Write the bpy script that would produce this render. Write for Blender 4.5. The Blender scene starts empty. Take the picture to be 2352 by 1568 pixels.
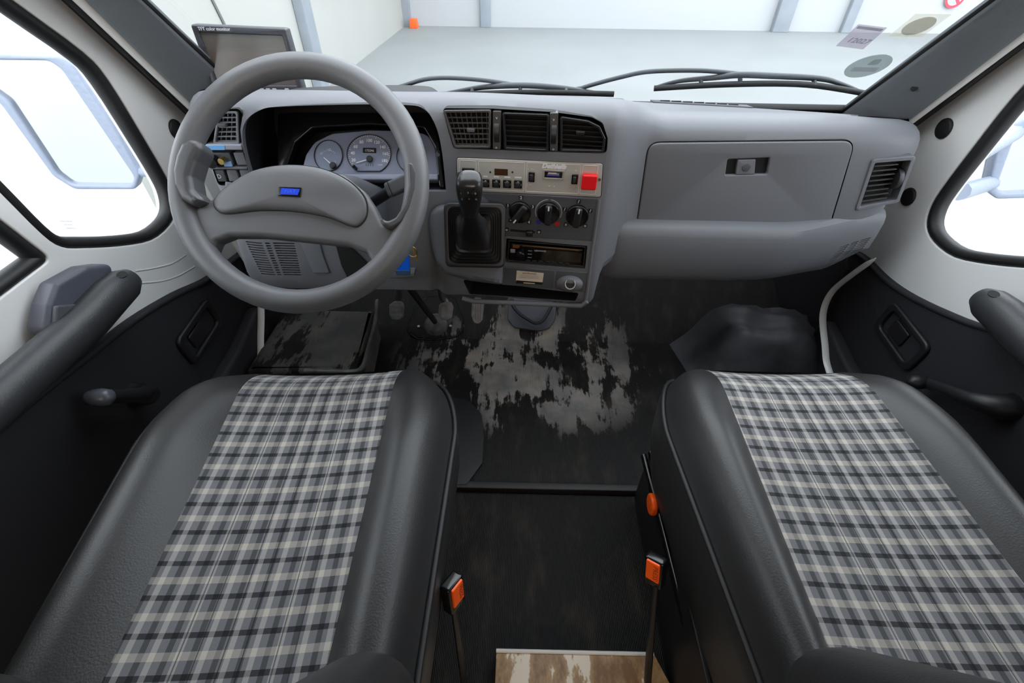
import bpy, bmesh, math, random
from mathutils import Vector, Matrix
random.seed(7)
S = bpy.context.scene
COL = S.collection

# ------------------------------------------------------------------ camera, world, light, exposure
IMG_W, IMG_H, FPX = 2352.0, 1568.0, 1060.0
CAM = Vector((-0.06, 0.0, 1.02))
def cam_basis(pitch, yaw, roll):
    p, y, r = (math.radians(a) for a in (pitch, yaw, roll))
    f = Vector((-math.sin(y)*math.cos(p), math.cos(y)*math.cos(p), -math.sin(p)))
    rt = Vector((math.cos(y), math.sin(y), 0)); up = rt.cross(f)
    return rt*math.cos(r)+up*math.sin(r), -rt*math.sin(r)+up*math.cos(r), f
CR, CU, CF = cam_basis(41.8, 1.0, 0.7)
cd = bpy.data.cameras.new('camera'); cam = bpy.data.objects.new('camera', cd); COL.objects.link(cam)
cd.sensor_fit = 'HORIZONTAL'; cd.sensor_width = 36.0; cd.lens = 36.0*FPX/IMG_W
cd.clip_start = 0.01; cd.clip_end = 200
cam.matrix_world = Matrix(((CR.x, CU.x, -CF.x, CAM.x), (CR.y, CU.y, -CF.y, CAM.y), (CR.z, CU.z, -CF.z, CAM.z), (0, 0, 0, 1)))
S.camera = cam

W = bpy.data.worlds.new('hall_daylight'); S.world = W; W.use_nodes = True
W.node_tree.nodes['Background'].inputs[0].default_value = (0.935, 0.965, 1.03, 1)
W.node_tree.nodes['Background'].inputs[1].default_value = 5.0

def area_light(name, loc, rot, sx, sy, power, col):
    l = bpy.data.lights.new(name, 'AREA'); l.shape = 'RECTANGLE'; l.size = sx; l.size_y = sy
    l.energy = power; l.color = col
    o = bpy.data.objects.new(name, l); COL.objects.link(o); o.location = loc; o.rotation_euler = rot
    return o
# lamp strip on the rear wall of the living area behind the cab (warm)
area_light('living_area_lamp', (0.0, -1.42, 1.32), (math.radians(78), 0, 0), 1.3, 0.5, 15, (1.0, 0.85, 0.68))

S.view_settings.view_transform = 'Standard'; S.view_settings.look = 'None'
S.view_settings.exposure = 0.0; S.view_settings.gamma = 1.0; S.view_settings.use_curve_mapping = False
S.cycles.use_denoising = True
S.cycles.max_bounces = 8; S.cycles.transparent_max_bounces = 16; S.cycles.caustics_reflective = False

# ------------------------------------------------------------------ helpers
def V(*a): return Vector(a)
def ray(px, py): return CR*((px-IMG_W/2)/FPX)+CU*((IMG_H/2-py)/FPX)+CF
def U(px, py, X=None, Y=None, Z=None):
    d = ray(px, py)
    t = (X-CAM.x)/d.x if X is not None else (Y-CAM.y)/d.y if Y is not None else (Z-CAM.z)/d.z
    return CAM+d*t
class Frame:
    """a plane in the cab: origin, two axes, normal towards the viewer's side"""
    def __init__(s, o, ux, uy):
        s.o = Vector(o); s.ux = Vector(ux).normalized(); uy = Vector(uy)
        s.uy = (uy-s.ux*uy.dot(s.ux)).normalized(); s.n = s.ux.cross(s.uy)
    def px(s, x, y, w=0.0):
        d = ray(x, y); o = s.o+s.n*w
        t = (o-CAM).dot(s.n)/d.dot(s.n); p = CAM+d*t-o
        return (p.dot(s.ux), p.dot(s.uy))
    def pxs(s, pts, w=0.0): return [s.px(x, y, w) for x, y in pts]
    def at(s, u, v, w=0.0): return s.o+s.ux*u+s.uy*v+s.n*w
    def mtx(s, w=0.0):
        o = s.o+s.n*w
        return Matrix(((s.ux.x, s.uy.x, s.n.x, o.x), (s.ux.y, s.uy.y, s.n.y, o.y), (s.ux.z, s.uy.z, s.n.z, o.z), (0, 0, 0, 1)))
    def sub(s, u, v, w=0.0, rot=0.0):
        c, q = math.cos(rot), math.sin(rot)
        return Frame(s.at(u, v, w), s.ux*c+s.uy*q, s.uy*c-s.ux*q)
def FX(y, z=0, x=0): return Frame((x, y, z), (1, 0, 0), (0, 0, 1))        # faces backwards (-Y)
def FZ(z): return Frame((0, 0, z), (1, 0, 0), (0, 1, 0))                   # faces up

def lin(c): return tuple((v/255/12.92 if v/255 <= .04045 else ((v/255+.055)/1.055)**2.4) for v in c)
MATS = {}
def mat(name, col, rough=.5, bump=0, bscale=400, metal=0, spec=.5, coat=0, var=0, vscale=8, emit=0, btype='noise', lincol=None, stretch=None):
    if name in MATS: return MATS[name]
    m = bpy.data.materials.new(name); m.use_nodes = True; nt = m.node_tree
    b = nt.nodes['Principled BSDF']; c = lincol or lin(col)
    b.inputs['Base Color'].default_value = (*c, 1); b.inputs['Roughness'].default_value = rough
    b.inputs['Metallic'].default_value = metal; b.inputs['Specular IOR Level'].default_value = spec
    if coat: b.inputs['Coat Weight'].default_value = coat; b.inputs['Coat Roughness'].default_value = .08
    if emit: b.inputs['Emission Color'].default_value = (*c, 1); b.inputs['Emission Strength'].default_value = emit
    tc = nt.nodes.new('ShaderNodeTexCoord')
    if bump:
        if btype == 'voronoi':
            n = nt.nodes.new('ShaderNodeTexVoronoi'); n.feature = 'SMOOTH_F1'; out = n.outputs['Distance']
        else:
            n = nt.nodes.new('ShaderNodeTexNoise'); n.inputs['Detail'].default_value = 3; out = n.outputs['Fac']
        n.inputs['Scale'].default_value = bscale
        nt.links.new(tc.outputs['Object'], n.inputs['Vector'])
        bp = nt.nodes.new('ShaderNodeBump'); bp.inputs['Strength'].default_value = bump; bp.inputs['Distance'].default_value = .002
        nt.links.new(out, bp.inputs['Height']); nt.links.new(bp.outputs[0], b.inputs['Normal'])
    if var:
        n = nt.nodes.new('ShaderNodeTexNoise'); n.inputs['Scale'].default_value = vscale; n.inputs['Detail'].default_value = 6
        if stretch:
            mp = nt.nodes.new('ShaderNodeMapping'); mp.inputs['Scale'].default_value = stretch
            nt.links.new(tc.outputs['Object'], mp.inputs[0]); nt.links.new(mp.outputs[0], n.inputs['Vector'])
        else: nt.links.new(tc.outputs['Object'], n.inputs['Vector'])
        r = nt.nodes.new('ShaderNodeValToRGB'); r.color_ramp.elements[0].position = .35; r.color_ramp.elements[1].position = .68
        r.color_ramp.elements[0].color = (*[v*(1-var) for v in c], 1); r.color_ramp.elements[1].color = (*[min(1, v*(1+var)) for v in c], 1)
        nt.links.new(n.outputs['Fac'], r.inputs[0]); nt.links.new(r.outputs[0], b.inputs['Base Color'])
    MATS[name] = m
    return m

def props(o, label=None, cat=None, group=None, kind=None):
    if label: o['label'] = label
    if cat: o['category'] = cat
    if group: o['group'] = group
    if kind: o['kind'] = kind
    return o
def thing(name, loc, label, cat, group=None, kind=None):
    e = bpy.data.objects.new(name, None); COL.objects.link(e); e.location = loc; e.empty_display_size = .05
    return props(e, label, cat, group, kind)
def rootof(p):
    l = Vector(p.location)
    while p.parent is not None: p = p.parent; l = Vector(p.location)
    return l
def link(name, me, m, parent=None, ang=38, label=None):
    o = bpy.data.objects.new(name, me); COL.objects.link(o)
    if m:
        me.materials.clear(); me.materials.append(m)
    if len(me.polygons):
        me.polygons.foreach_set('use_smooth', [True]*len(me.polygons)); me.set_sharp_from_angle(angle=math.radians(ang))
    if parent is not None:
        o.parent = parent
        if parent.type == 'EMPTY' and parent.parent is None: o.matrix_parent_inverse = Matrix.Translation(-Vector(parent.location))
    if label: o['label'] = label
    return o
def mk(name, verts, faces, m, parent=None, ang=38, label=None):
    me = bpy.data.meshes.new(name); me.from_pydata([tuple(v) for v in verts], [], faces); me.validate(); me.update()
    bm = bmesh.new(); bm.from_mesh(me); bmesh.ops.recalc_face_normals(bm, faces=bm.faces); bm.to_mesh(me); bm.free()
    return link(name, me, m, parent, ang, label)
def rpoly(pts, r, n=5):
    """polygon with rounded corners; r number or list"""
    out = []; N = len(pts)
    for i in range(N):
        p = Vector(pts[i]); a = Vector(pts[i-1]); c = Vector(pts[(i+1) % N]); ri = r[i] if isinstance(r, (list, tuple)) else r
        da = a-p; dc = c-p; la, lc = da.length, dc.length
        if ri <= 0 or la < 1e-6 or lc < 1e-6: out.append(tuple(p)); continue
        da /= la; dc /= lc
        ang = math.acos(max(-1, min(1, da.dot(dc)))); d = min(ri/max(math.tan(ang/2), 1e-3), la*.48, lc*.48)
        p0 = p+da*d; p1 = p+dc*d
        for k in range(n+1):
            t = k/n; q = p0*(1-t)**2+p*2*t*(1-t)+p1*t*t; out.append(tuple(q))
    return out
def rr(w, h, r, n=4, cx=0, cy=0):
    return rpoly([(cx-w/2, cy-h/2), (cx+w/2, cy-h/2), (cx+w/2, cy+h/2), (cx-w/2, cy+h/2)], r, n)
def circ(r, n=32, cx=0, cy=0, ry=None):
    return [(cx+r*math.cos(2*math.pi*k/n), cy+(ry or r)*math.sin(2*math.pi*k/n)) for k in range(n)]
def inset(poly, d):
    """offset a closed polygon inwards (d > 0) or outwards, dropping corner loops"""
    N = len(poly); A = sum(poly[i][0]*poly[(i+1) % N][1]-poly[(i+1) % N][0]*poly[i][1] for i in range(N)); s = 1 if A > 0 else -1; out = []
    P = [Vector(p) for p in poly]
    for i in range(N):
        p, a, c = P[i], P[i-1], P[(i+1) % N]
        if (p-a).length < 1e-7 or (c-p).length < 1e-7: continue
        e1 = (p-a).normalized(); e2 = (c-p).normalized()
        n = Vector((-(e1.y+e2.y), e1.x+e2.x))*s
        if n.length < 1e-6: continue
        n.normalize(); cs = max(.5, n.dot(Vector((-e1.y, e1.x))*s)); q = p+n*(d/cs); ok = True
        for j in range(N):
            u, w = P[j], P[(j+1) % N]; l2 = (w-u).length_squared
            if l2 < 1e-14: continue
            t = max(0, min(1, (q-u).dot(w-u)/l2))
            if (u+(w-u)*t-q).length < abs(d)*.93: ok = False; break
        if ok: out.append(tuple(q))
    return out
def spl(pts, n=8, closed=False):
    pts = [Vector(p) for p in pts]; N = len(pts); out = []
    rng = range(N if closed else N-1)
    for i in rng:
        if closed: a, b, c, d = pts[i-1], pts[i], pts[(i+1) % N], pts[(i+2) % N]
        else: a, b, c, d = pts[max(i-1, 0)], pts[i], pts[i+1], pts[min(i+2, N-1)]
        for k in range(n):
            t = k/n
            out.append(.5*((2*b)+(c-a)*t+(2*a-5*b+4*c-d)*t*t+(3*b-a-3*c+d)*t*t*t))
    if not closed: out.append(pts[-1])
    return out
def spl2(pts, n=6, closed=True): return [tuple(p) for p in spl(pts, n, closed)]
def plate_mesh(fr, outer, w0, w1, bevel=0.0, holes=(), bres=2):
    cu = bpy.data.curves.new('shape', 'CURVE'); cu.dimensions = '2D'; cu.fill_mode = 'BOTH'
    for poly in [outer]+list(holes):
        sp = cu.splines.new('POLY'); sp.points.add(len(poly)-1); sp.use_cyclic_u = True
        for p, q in zip(sp.points, poly): p.co = (q[0], q[1], 0, 1)
    bevel = min(bevel, (w1-w0)/2*.98)
    cu.extrude = (w1-w0)/2-bevel; cu.bevel_depth = bevel; cu.bevel_resolution = bres
    if bevel: cu.offset = -bevel
    o = bpy.data.objects.new('shape', cu)
    me = bpy.data.meshes.new_from_object(o)
    bpy.data.objects.remove(o); bpy.data.curves.remove(cu)
    me.transform(fr.mtx((w0+w1)/2)); me.update()
    bm = bmesh.new(); bm.from_mesh(me); bmesh.ops.remove_doubles(bm, verts=bm.verts, dist=1e-6)
    bmesh.ops.recalc_face_normals(bm, faces=bm.faces); bm.to_mesh(me); bm.free()
    return me
def plate(name, fr, outer, w0, w1, m, parent=None, bevel=0.0, holes=(), bres=2, label=None, ang=38):
    me = plate_mesh(fr, outer, w0, w1, bevel, holes, bres); me.name = name
    return link(name, me, m, parent, ang, label)
def ring(name, fr, raw, r, d, w0, w1, m, parent=None, n=4, label=None, bev=.0008):
    """frame between a rounded polygon and its inset"""
    a = rpoly(raw, r, n); a2 = rpoly(inset(raw, bev), r, n); b = rpoly(inset(raw, d), r*.6, n); b2 = rpoly(inset(raw, d-bev), r*.6, n)
    L = [(a, w0), (a, w1-bev), (a2, w1), (b2, w1), (b, w1-bev), (b, w0), (a, w0)]
    o = loft(name, [[fr.at(u, v, w) for u, v in q] for q, w in L], m, parent, True, False, 40, label)
    bm = bmesh.new(); bm.from_mesh(o.data); bmesh.ops.remove_doubles(bm, verts=bm.verts, dist=1e-7); bmesh.ops.recalc_face_normals(bm, faces=bm.faces); bm.to_mesh(o.data); bm.free()
    return o
def loft(name, rings, m, parent=None, closed=True, caps=True, ang=38, label=None):
    n = len(rings[0]); vs = [p for r in rings for p in r]; fs = []
    for i in range(len(rings)-1):
        for j in range(n if closed else n-1):
            k = (j+1) % n; fs.append((i*n+j, i*n+k, (i+1)*n+k, (i+1)*n+j))
    if caps and closed: fs.append(tuple(range(n))); fs.append(tuple(range((len(rings)-1)*n, len(rings)*n)))
    return mk(name, vs, fs, m, parent, ang, label)
def grid(name, rows, m, parent=None, uv=None, ang=60, label=None):
    n = len(rows[0]); vs = [p for r in rows for p in r]
    fs = [(i*n+j, i*n+j+1, (i+1)*n+j+1, (i+1)*n+j) for i in range(len(rows)-1) for j in range(n-1)]
    me = bpy.data.meshes.new(name); me.from_pydata([tuple(v) for v in vs], [], fs); me.update()
    if uv:
        l = me.uv_layers.new(name='UVMap')
        for lp in me.loops: l.data[lp.index].uv = uv[lp.vertex_index]
    return link(name, me, m, parent, ang, label)
def tube(name, pts, r, m, parent=None, closed=False, seg=10, sq=None, label=None, upv=None):
    """tube along pts; r number or list; sq=(a,b) flattens the section"""
    pts = [Vector(p) for p in pts]; N = len(pts); rings = []; up = Vector(upv) if upv else None
    for i, p in enumerate(pts):
        if closed: t = pts[(i+1) % N]-pts[i-1]
        else: t = pts[min(i+1, N-1)]-pts[max(i-1, 0)]
        t.normalize()
        if up is None: up = Vector((0, 0, 1)) if abs(t.z) < .9 else Vector((1, 0, 0))
        s = t.cross(up).normalized(); u = s.cross(t).normalized()
        if not upv: up = u
        ri = r[i] if isinstance(r, (list, tuple)) else r
        a, b = sq or (1, 1)
        rings.append([p+s*(ri*a*math.cos(2*math.pi*k/seg))+u*(ri*b*math.sin(2*math.pi*k/seg)) for k in range(seg)])
    if closed: rings.append(rings[0])
    o = loft(name, rings, m, parent, True, not closed, 60, label)
    if closed:
        bm = bmesh.new(); bm.from_mesh(o.data); bmesh.ops.remove_doubles(bm, verts=bm.verts, dist=1e-6); bmesh.ops.recalc_face_normals(bm, faces=bm.faces); bm.to_mesh(o.data); bm.free()
    return o
def box(name, fr, cu, cv, w, h, w0, w1, m, parent=None, bevel=.002, label=None):
    r = min(w, h)*.18
    return plate(name, fr, rr(w, h, min(r, bevel*2), 3, cu, cv), w0, w1, m, parent, bevel, (), 2, label)
def text(name, s, fr, size, m, parent=None, u=0, v=0, w=0, ax='CENTER', bold=0, shear=0, sx=1.0):
    cu = bpy.data.curves.new('txt', 'FONT'); cu.body = s; cu.size = size; cu.align_x = ax; cu.align_y = 'CENTER'; cu.extrude = .00012
    cu.offset = bold; cu.shear = shear; cu.resolution_u = 2
    o = bpy.data.objects.new('txt', cu); me = bpy.data.meshes.new_from_object(o)
    bpy.data.objects.remove(o); bpy.data.curves.remove(cu)
    me.transform(fr.sub(u, v, w+.0002).mtx() @ Matrix.Diagonal((sx, 1, 1, 1)))
    me.name = name
    return link(name, me, m, parent)
def cut(o, cutters):
    """boolean cut with temporary meshes (removed again)"""
    tmp = []
    for me in cutters:
        c = bpy.data.objects.new('cutter', me); COL.objects.link(c); tmp.append(c)
        md = o.modifiers.new('cut', 'BOOLEAN'); md.object = c; md.operation = 'DIFFERENCE'; md.solver = 'EXACT'
    dg = bpy.context.evaluated_depsgraph_get(); ev = o.evaluated_get(dg)
    me = bpy.data.meshes.new_from_object(ev, depsgraph=dg)
    o.modifiers.clear(); old = o.data; mt = old.materials[0]; o.data = me; me.materials.clear(); me.materials.append(mt)
    me.polygons.foreach_set('material_index', [0]*len(me.polygons))
    me.polygons.foreach_set('use_smooth', [True]*len(me.polygons)); me.set_sharp_from_angle(angle=math.radians(32))
    for c in tmp:
        d = c.data; bpy.data.objects.remove(c); bpy.data.meshes.remove(d)
    bpy.data.meshes.remove(old)
def sst(a, b, x):
    t = max(0, min(1, (x-a)/(b-a))); return t*t*(3-2*t)
def join_meshes(ms):
    bm = bmesh.new()
    for me in ms: bm.from_mesh(me); bpy.data.meshes.remove(me)
    me = bpy.data.meshes.new('joined'); bm.to_mesh(me); bm.free(); return me

# ------------------------------------------------------------------ materials
M_dash = mat('dash_grey_plastic', None, .5, .10, 1300, spec=.3, lincol=(.150, .154, .170))
M_dash2 = mat('darker_dash_plastic', None, .5, .10, 1300, spec=.3, lincol=(.085, .088, .10))
M_wheel = mat('wheel_grey_foam', None, .40, .12, 1100, spec=.45, lincol=(.125, .126, .135))
M_grip = mat('grip_dark_grey', None, .36, .1, 1100, spec=.45, lincol=(.07, .07, .076))
M_black = mat('black_plastic', (28, 28, 31), .45, .1, 600)
M_gloss = mat('gloss_black_plastic', (16, 16, 18), .18)
M_dark = mat('dark_void_plastic', (9, 9, 11), .7)
M_bin = mat('shade_and_ring_black', (20, 21, 27), .6, .15, 600)  # navy black of the shaded instrument recess, also on the dial rings
M_rub = mat('black_rubber', (17, 17, 19), .55, .12, 300)
M_white = mat('white_body_paint', None, .28, .05, 60, coat=.4, lincol=(.83, .83, .825))
M_vinyl = mat('black_vinyl_leather', None, .40, .16, 420, spec=.45, lincol=(.0205, .020, .0205))
M_trim = mat('dark_door_trim', None, .62, .25, 500, spec=.3, lincol=(.024, .024, .028))
M_pillar = mat('pillar_slate_plastic', None, .6, .2, 600, spec=.3, lincol=(.15, .165, .18))
M_head = mat('alu_silver_panel', None, .38, .05, 900, metal=.25, lincol=(.50, .475, .44))
M_print = mat('white_print', (225, 225, 228), .5)
M_pgrey = mat('grey_print', (150, 150, 155), .5)
M_red = mat('red_switch_plastic', (232, 22, 30), .35)
M_orange = mat('orange_plastic', (250, 92, 10), .4)
M_blue = mat('blue_plastic', (28, 70, 225), .35)
M_metal = mat('worn_steel', (140, 140, 145), .35, metal=.9)
M_gauge = mat('gauge_face_grey', None, .45, lincol=(.20, .22, .30))
M_pedal = mat('pedal_worn_rubber', None, .5, .3, 200, lincol=(.27, .27, .29), var=.2, vscale=60)
M_screen = mat('screen_glass_grey', None, .22, lincol=(.105, .085, .075))
M_hall = mat('hall_wall_paint', None, .8, lincol=(.37, .37, .347), var=.03, vscale=.6)
M_hallw = mat('hall_panel_white', None, .7, lincol=(.40, .408, .42))
M_bright = mat('bright_white_panel', None, .7, lincol=(.82, .83, .84))
M_conc = mat('hall_concrete_floor', None, .6, lincol=(.212, .223, .224), var=.05, vscale=.7)
M_col = mat('galvanised_column', None, .5, lincol=(.25, .275, .31), var=.08, vscale=3)
M_sheet = mat('beige_grey_panel', (150, 145, 137), .7)
def glass(name, tint):
    m = bpy.data.materials.new(name); m.use_nodes = True; nt = m.node_tree; nt.nodes.remove(nt.nodes['Principled BSDF'])
    tr = nt.nodes.new('ShaderNodeBsdfTransparent'); tr.inputs[0].default_value = (*tint, 1)
    gl = nt.nodes.new('ShaderNodeBsdfGlossy'); gl.inputs['Roughness'].default_value = .02
    lw = nt.nodes.new('ShaderNodeLayerWeight'); lw.inputs[0].default_value = .5
    pw = nt.nodes.new('ShaderNodeMath'); pw.operation = 'POWER'; pw.inputs[1].default_value = 5.0; nt.links.new(lw.outputs['Facing'], pw.inputs[0])
    fr = nt.nodes.new('ShaderNodeMath'); fr.operation = 'MULTIPLY_ADD'; fr.inputs[1].default_value = .35; fr.inputs[2].default_value = .025; nt.links.new(pw.outputs[0], fr.inputs[0])
    mx = nt.nodes.new('ShaderNodeMixShader')
    nt.links.new(fr.outputs[0], mx.inputs[0]); nt.links.new(tr.outputs[0], mx.inputs[1]); nt.links.new(gl.outputs[0], mx.inputs[2])
    nt.links.new(mx.outputs[0], nt.nodes['Material Output'].inputs[0]); MATS[name] = m
    return m
M_glass = glass('window_glass', (.96, .985, .98))
def film(name, col, alpha):
    m = mat(name, col, .5); nt = m.node_tree; b = nt.nodes['Principled BSDF']; b.inputs['Alpha'].default_value = alpha; return m

def floor_mat(name, wear):
    m = bpy.data.materials.new(name); m.use_nodes = True; nt = m.node_tree; b = nt.nodes['Principled BSDF']; N = nt.nodes.new; L = nt.links.new
    tc = N('ShaderNodeTexCoord')
    def noise(scale, det, st, off=(0, 0, 0)):
        mp = N('ShaderNodeMapping'); mp.inputs['Scale'].default_value = st; mp.inputs['Location'].default_value = off; L(tc.outputs['Object'], mp.inputs[0])
        n = N('ShaderNodeTexNoise'); n.inputs['Scale'].default_value = scale; n.inputs['Detail'].default_value = det; n.inputs['Roughness'].default_value = .62
        L(mp.outputs[0], n.inputs['Vector']); return n.outputs['Fac']
    def ramp(src, a, bb, ca=(0, 0, 0, 1), cb=(1, 1, 1, 1)):
        r = N('ShaderNodeValToRGB'); r.color_ramp.elements[0].position = a; r.color_ramp.elements[1].position = bb
        r.color_ramp.elements[0].color = ca; r.color_ramp.elements[1].color = cb; L(src, r.inputs[0]); return r.outputs[0]
    def mul(a, c):
        x = N('ShaderNodeMath'); x.operation = 'MULTIPLY'; L(a, x.inputs[0])
        if isinstance(c, float): x.inputs[1].default_value = c
        else: L(c, x.inputs[1])
        return x.outputs[0]
    big = noise(5.5, 9, (1.5, .8, 1), (.62, .35, 0)); streak = noise(30, 5, (3.0, .30, 1)); fine = noise(260, 2, (1, .2, 1))
    # worn zone: an oval where feet rub the mat
    sep = N('ShaderNodeSeparateXYZ'); L(tc.outputs['Object'], sep.inputs[0])
    def gauss(o, c, s):
        a = N('ShaderNodeMath'); a.operation = 'SUBTRACT'; L(o, a.inputs[0]); a.inputs[1].default_value = c
        q = N('ShaderNodeMath'); q.operation = 'DIVIDE'; L(a.outputs[0], q.inputs[0]); q.inputs[1].default_value = s
        p = N('ShaderNodeMath'); p.operation = 'POWER'; L(q.outputs[0], p.inputs[0]); p.inputs[1].default_value = 2
        return p.outputs[0]
    sm = N('ShaderNodeMath'); sm.operation = 'ADD'; L(gauss(sep.outputs[0], -.03, .46), sm.inputs[0]); L(gauss(sep.outputs[1], 1.03, .30), sm.inputs[1])
    zone = ramp(sm.outputs[0], .15, 1.5, (1, 1, 1, 1), (0, 0, 0, 1))
    add = N('ShaderNodeMath'); add.operation = 'ADD'; L(big, add.inputs[0]); L(mul(streak, .26), add.inputs[1])
    add2 = N('ShaderNodeMath'); add2.operation = 'ADD'; L(add.outputs[0], add2.inputs[0]); L(mul(zone, .13), add2.inputs[1])
    mask = mul(ramp(add2.outputs[0], .715, .745), zone)
    mx = N('ShaderNodeMix'); mx.data_type = 'RGBA'; L(mul(mask, wear), mx.inputs[0])
    bc = ramp(fine, .3, .75, (.004, .004, .0045, 1), (.013, .012, .0115, 1)); L(bc, mx.inputs[6])
    wc = ramp(noise(9, 4, (1, 1, 1), (3, 1, 0)), .35, .65, (.17, .17, .175, 1), (.34, .31, .28, 1)); L(wc, mx.inputs[7])
    # brown dirt
    mx2 = N('ShaderNodeMix'); mx2.data_type = 'RGBA'; L(mul(ramp(noise(14, 6, (1.6, .6, 1), (1, 5, 0)), .52, .72), .5), mx2.inputs[0]); L(mx.outputs[2], mx2.inputs[6])
    mx2.inputs[7].default_value = (.055, .042, .03, 1)
    L(mx2.outputs[2], b.inputs['Base Color']); b.inputs['Roughness'].default_value = .6; b.inputs['Specular IOR Level'].default_value = .22
    w = N('ShaderNodeTexWave'); w.inputs['Scale'].default_value = 95; w.bands_direction = 'X'; L(tc.outputs['Object'], w.inputs['Vector'])
    bp = N('ShaderNodeBump'); bp.inputs['Strength'].default_value = .35; bp.inputs['Distance'].default_value = .002; L(w.outputs['Fac'], bp.inputs['Height']); L(bp.outputs[0], b.inputs['Normal'])
    MATS[name] = m; return m
M_floor = floor_mat('worn_ribbed_rubber_mat', 1.0)
M_floor2 = floor_mat('clean_ribbed_rubber_mat', .25)
M_arch = mat('wheel_arch_rubber', None, .5, .5, 14, lincol=(.03, .03, .034), var=.7, vscale=7)
M_archw = mat('wheel_arch_cracked_rubber', None, .5, .8, 16, lincol=(.06, .062, .072), var=.5, vscale=9, btype='voronoi')
M_archl = floor_mat('dusty_ribbed_rubber', .40)
_n = M_archl.node_tree
for _q in _n.nodes:
    if _q.type == 'MATH' and _q.operation == 'SUBTRACT': _q.inputs[1].default_value = -.56 if abs(_q.inputs[1].default_value) < .5 else 1.02
M_board = None
def board_mat():
    m = bpy.data.materials.new('worn_painted_board'); m.use_nodes = True; nt = m.node_tree; b = nt.nodes['Principled BSDF']; N = nt.nodes.new; L = nt.links.new
    tc = N('ShaderNodeTexCoord'); mp = N('ShaderNodeMapping'); mp.inputs['Scale'].default_value = (2.2, 1, 1); L(tc.outputs['Object'], mp.inputs[0])
    n = N('ShaderNodeTexNoise'); n.inputs['Scale'].default_value = 12; n.inputs['Detail'].default_value = 9; n.inputs['Roughness'].default_value = .65; L(mp.outputs[0], n.inputs['Vector'])
    r = N('ShaderNodeValToRGB'); e = r.color_ramp.elements; e[0].position = .40; e[0].color = (.17, .085, .03, 1); e[1].position = .54; e[1].color = (.33, .21, .10, 1)
    x = r.color_ramp.elements.new(.575); x.color = (.62, .55, .45, 1)
    L(n.outputs['Fac'], r.inputs[0]); L(r.outputs[0], b.inputs['Base Color']); b.inputs['Roughness'].default_value = .5; return m
M_board = board_mat()

def plaid():
    m = bpy.data.materials.new('grey_cream_plaid_fabric'); m.use_nodes = True; nt = m.node_tree; b = nt.nodes['Principled BSDF']; N = nt.nodes.new; L = nt.links.new
    tc = N('ShaderNodeTexCoord'); sep = N('ShaderNodeSeparateXYZ'); L(tc.outputs['UV'], sep.inputs[0])
    def math1(op, a, c=None, d=None):
        x = N('ShaderNodeMath'); x.operation = op
        for i, q in enumerate((a, c, d)):
            if q is None: continue
            if isinstance(q, (int, float)): x.inputs[i].default_value = q
            else: L(q, x.inputs[i])
        return x.outputs[0]
    def band(src, per, c, hw):           # 1 inside a stripe centred at c of the period
        f = math1('FRACT', math1('DIVIDE', math1('ADD', src, 10.0), per))
        return math1('LESS_THAN', math1('ABSOLUTE', math1('SUBTRACT', f, c)), hw)
    u, v = sep.outputs[0], sep.outputs[1]
    PU, PV = .0275, .0405
    dv = band(u, PU, .30, .12); lv = band(u, PU, .74, .12)      # stripes running fore and aft
    dh = band(v, PV, .25, .075); lh = band(v, PV, .74, .105)     # stripes running across
    sv = math1('FRACT', math1('MULTIPLY', math1('ADD', u, v), 520)); tw = math1('MULTIPLY', math1('SUBTRACT', sv, .5), .16)
    val = math1('ADD', 0.148, 0)
    val = math1('SUBTRACT', val, math1('MULTIPLY', dv, .085)); val = math1('SUBTRACT', val, math1('MULTIPLY', dh, .115))
    val = math1('ADD', val, math1('MULTIPLY', lv, .135)); val = math1('ADD', val, math1('MULTIPLY', lh, .125))
    val = math1('MAXIMUM', val, .012)
    val = math1('MULTIPLY', val, math1('ADD', 1.0, tw))
    for sx in (-.052, -.032, -.003, .019, .057, .077):            # stitched channels
        val = math1('MULTIPLY', val, math1('SUBTRACT', 1.0, math1('MULTIPLY', math1('LESS_THAN', math1('ABSOLUTE', math1('SUBTRACT', u, sx)), .0008), .65)))
    warm = math1('MINIMUM', math1('ADD', math1('MULTIPLY', lv, .5), math1('MULTIPLY', lh, .8)), 1.0)
    mx = N('ShaderNodeMix'); mx.data_type = 'RGBA'; L(warm, mx.inputs[0]); mx.inputs[6].default_value = (.98, .985, 1.05, 1); mx.inputs[7].default_value = (1.08, .99, .87, 1)
    vm = N('ShaderNodeVectorMath'); vm.operation = 'SCALE'; L(mx.outputs[2], vm.inputs[0]); L(val, vm.inputs['Scale'])
    L(vm.outputs[0], b.inputs['Base Color']); b.inputs['Roughness'].default_value = .85; b.inputs['Specular IOR Level'].default_value = .2
    b.inputs['Sheen Weight'].default_value = .15
    n = N('ShaderNodeTexNoise'); n.inputs['Scale'].default_value = 900; L(tc.outputs['UV'], n.inputs['Vector'])
    bp = N('ShaderNodeBump'); bp.inputs['Strength'].default_value = .2; bp.inputs['Distance'].default_value = .001; L(n.outputs['Fac'], bp.inputs['Height']); L(bp.outputs[0], b.inputs['Normal'])
    return m
M_plaid = plaid()

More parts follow.
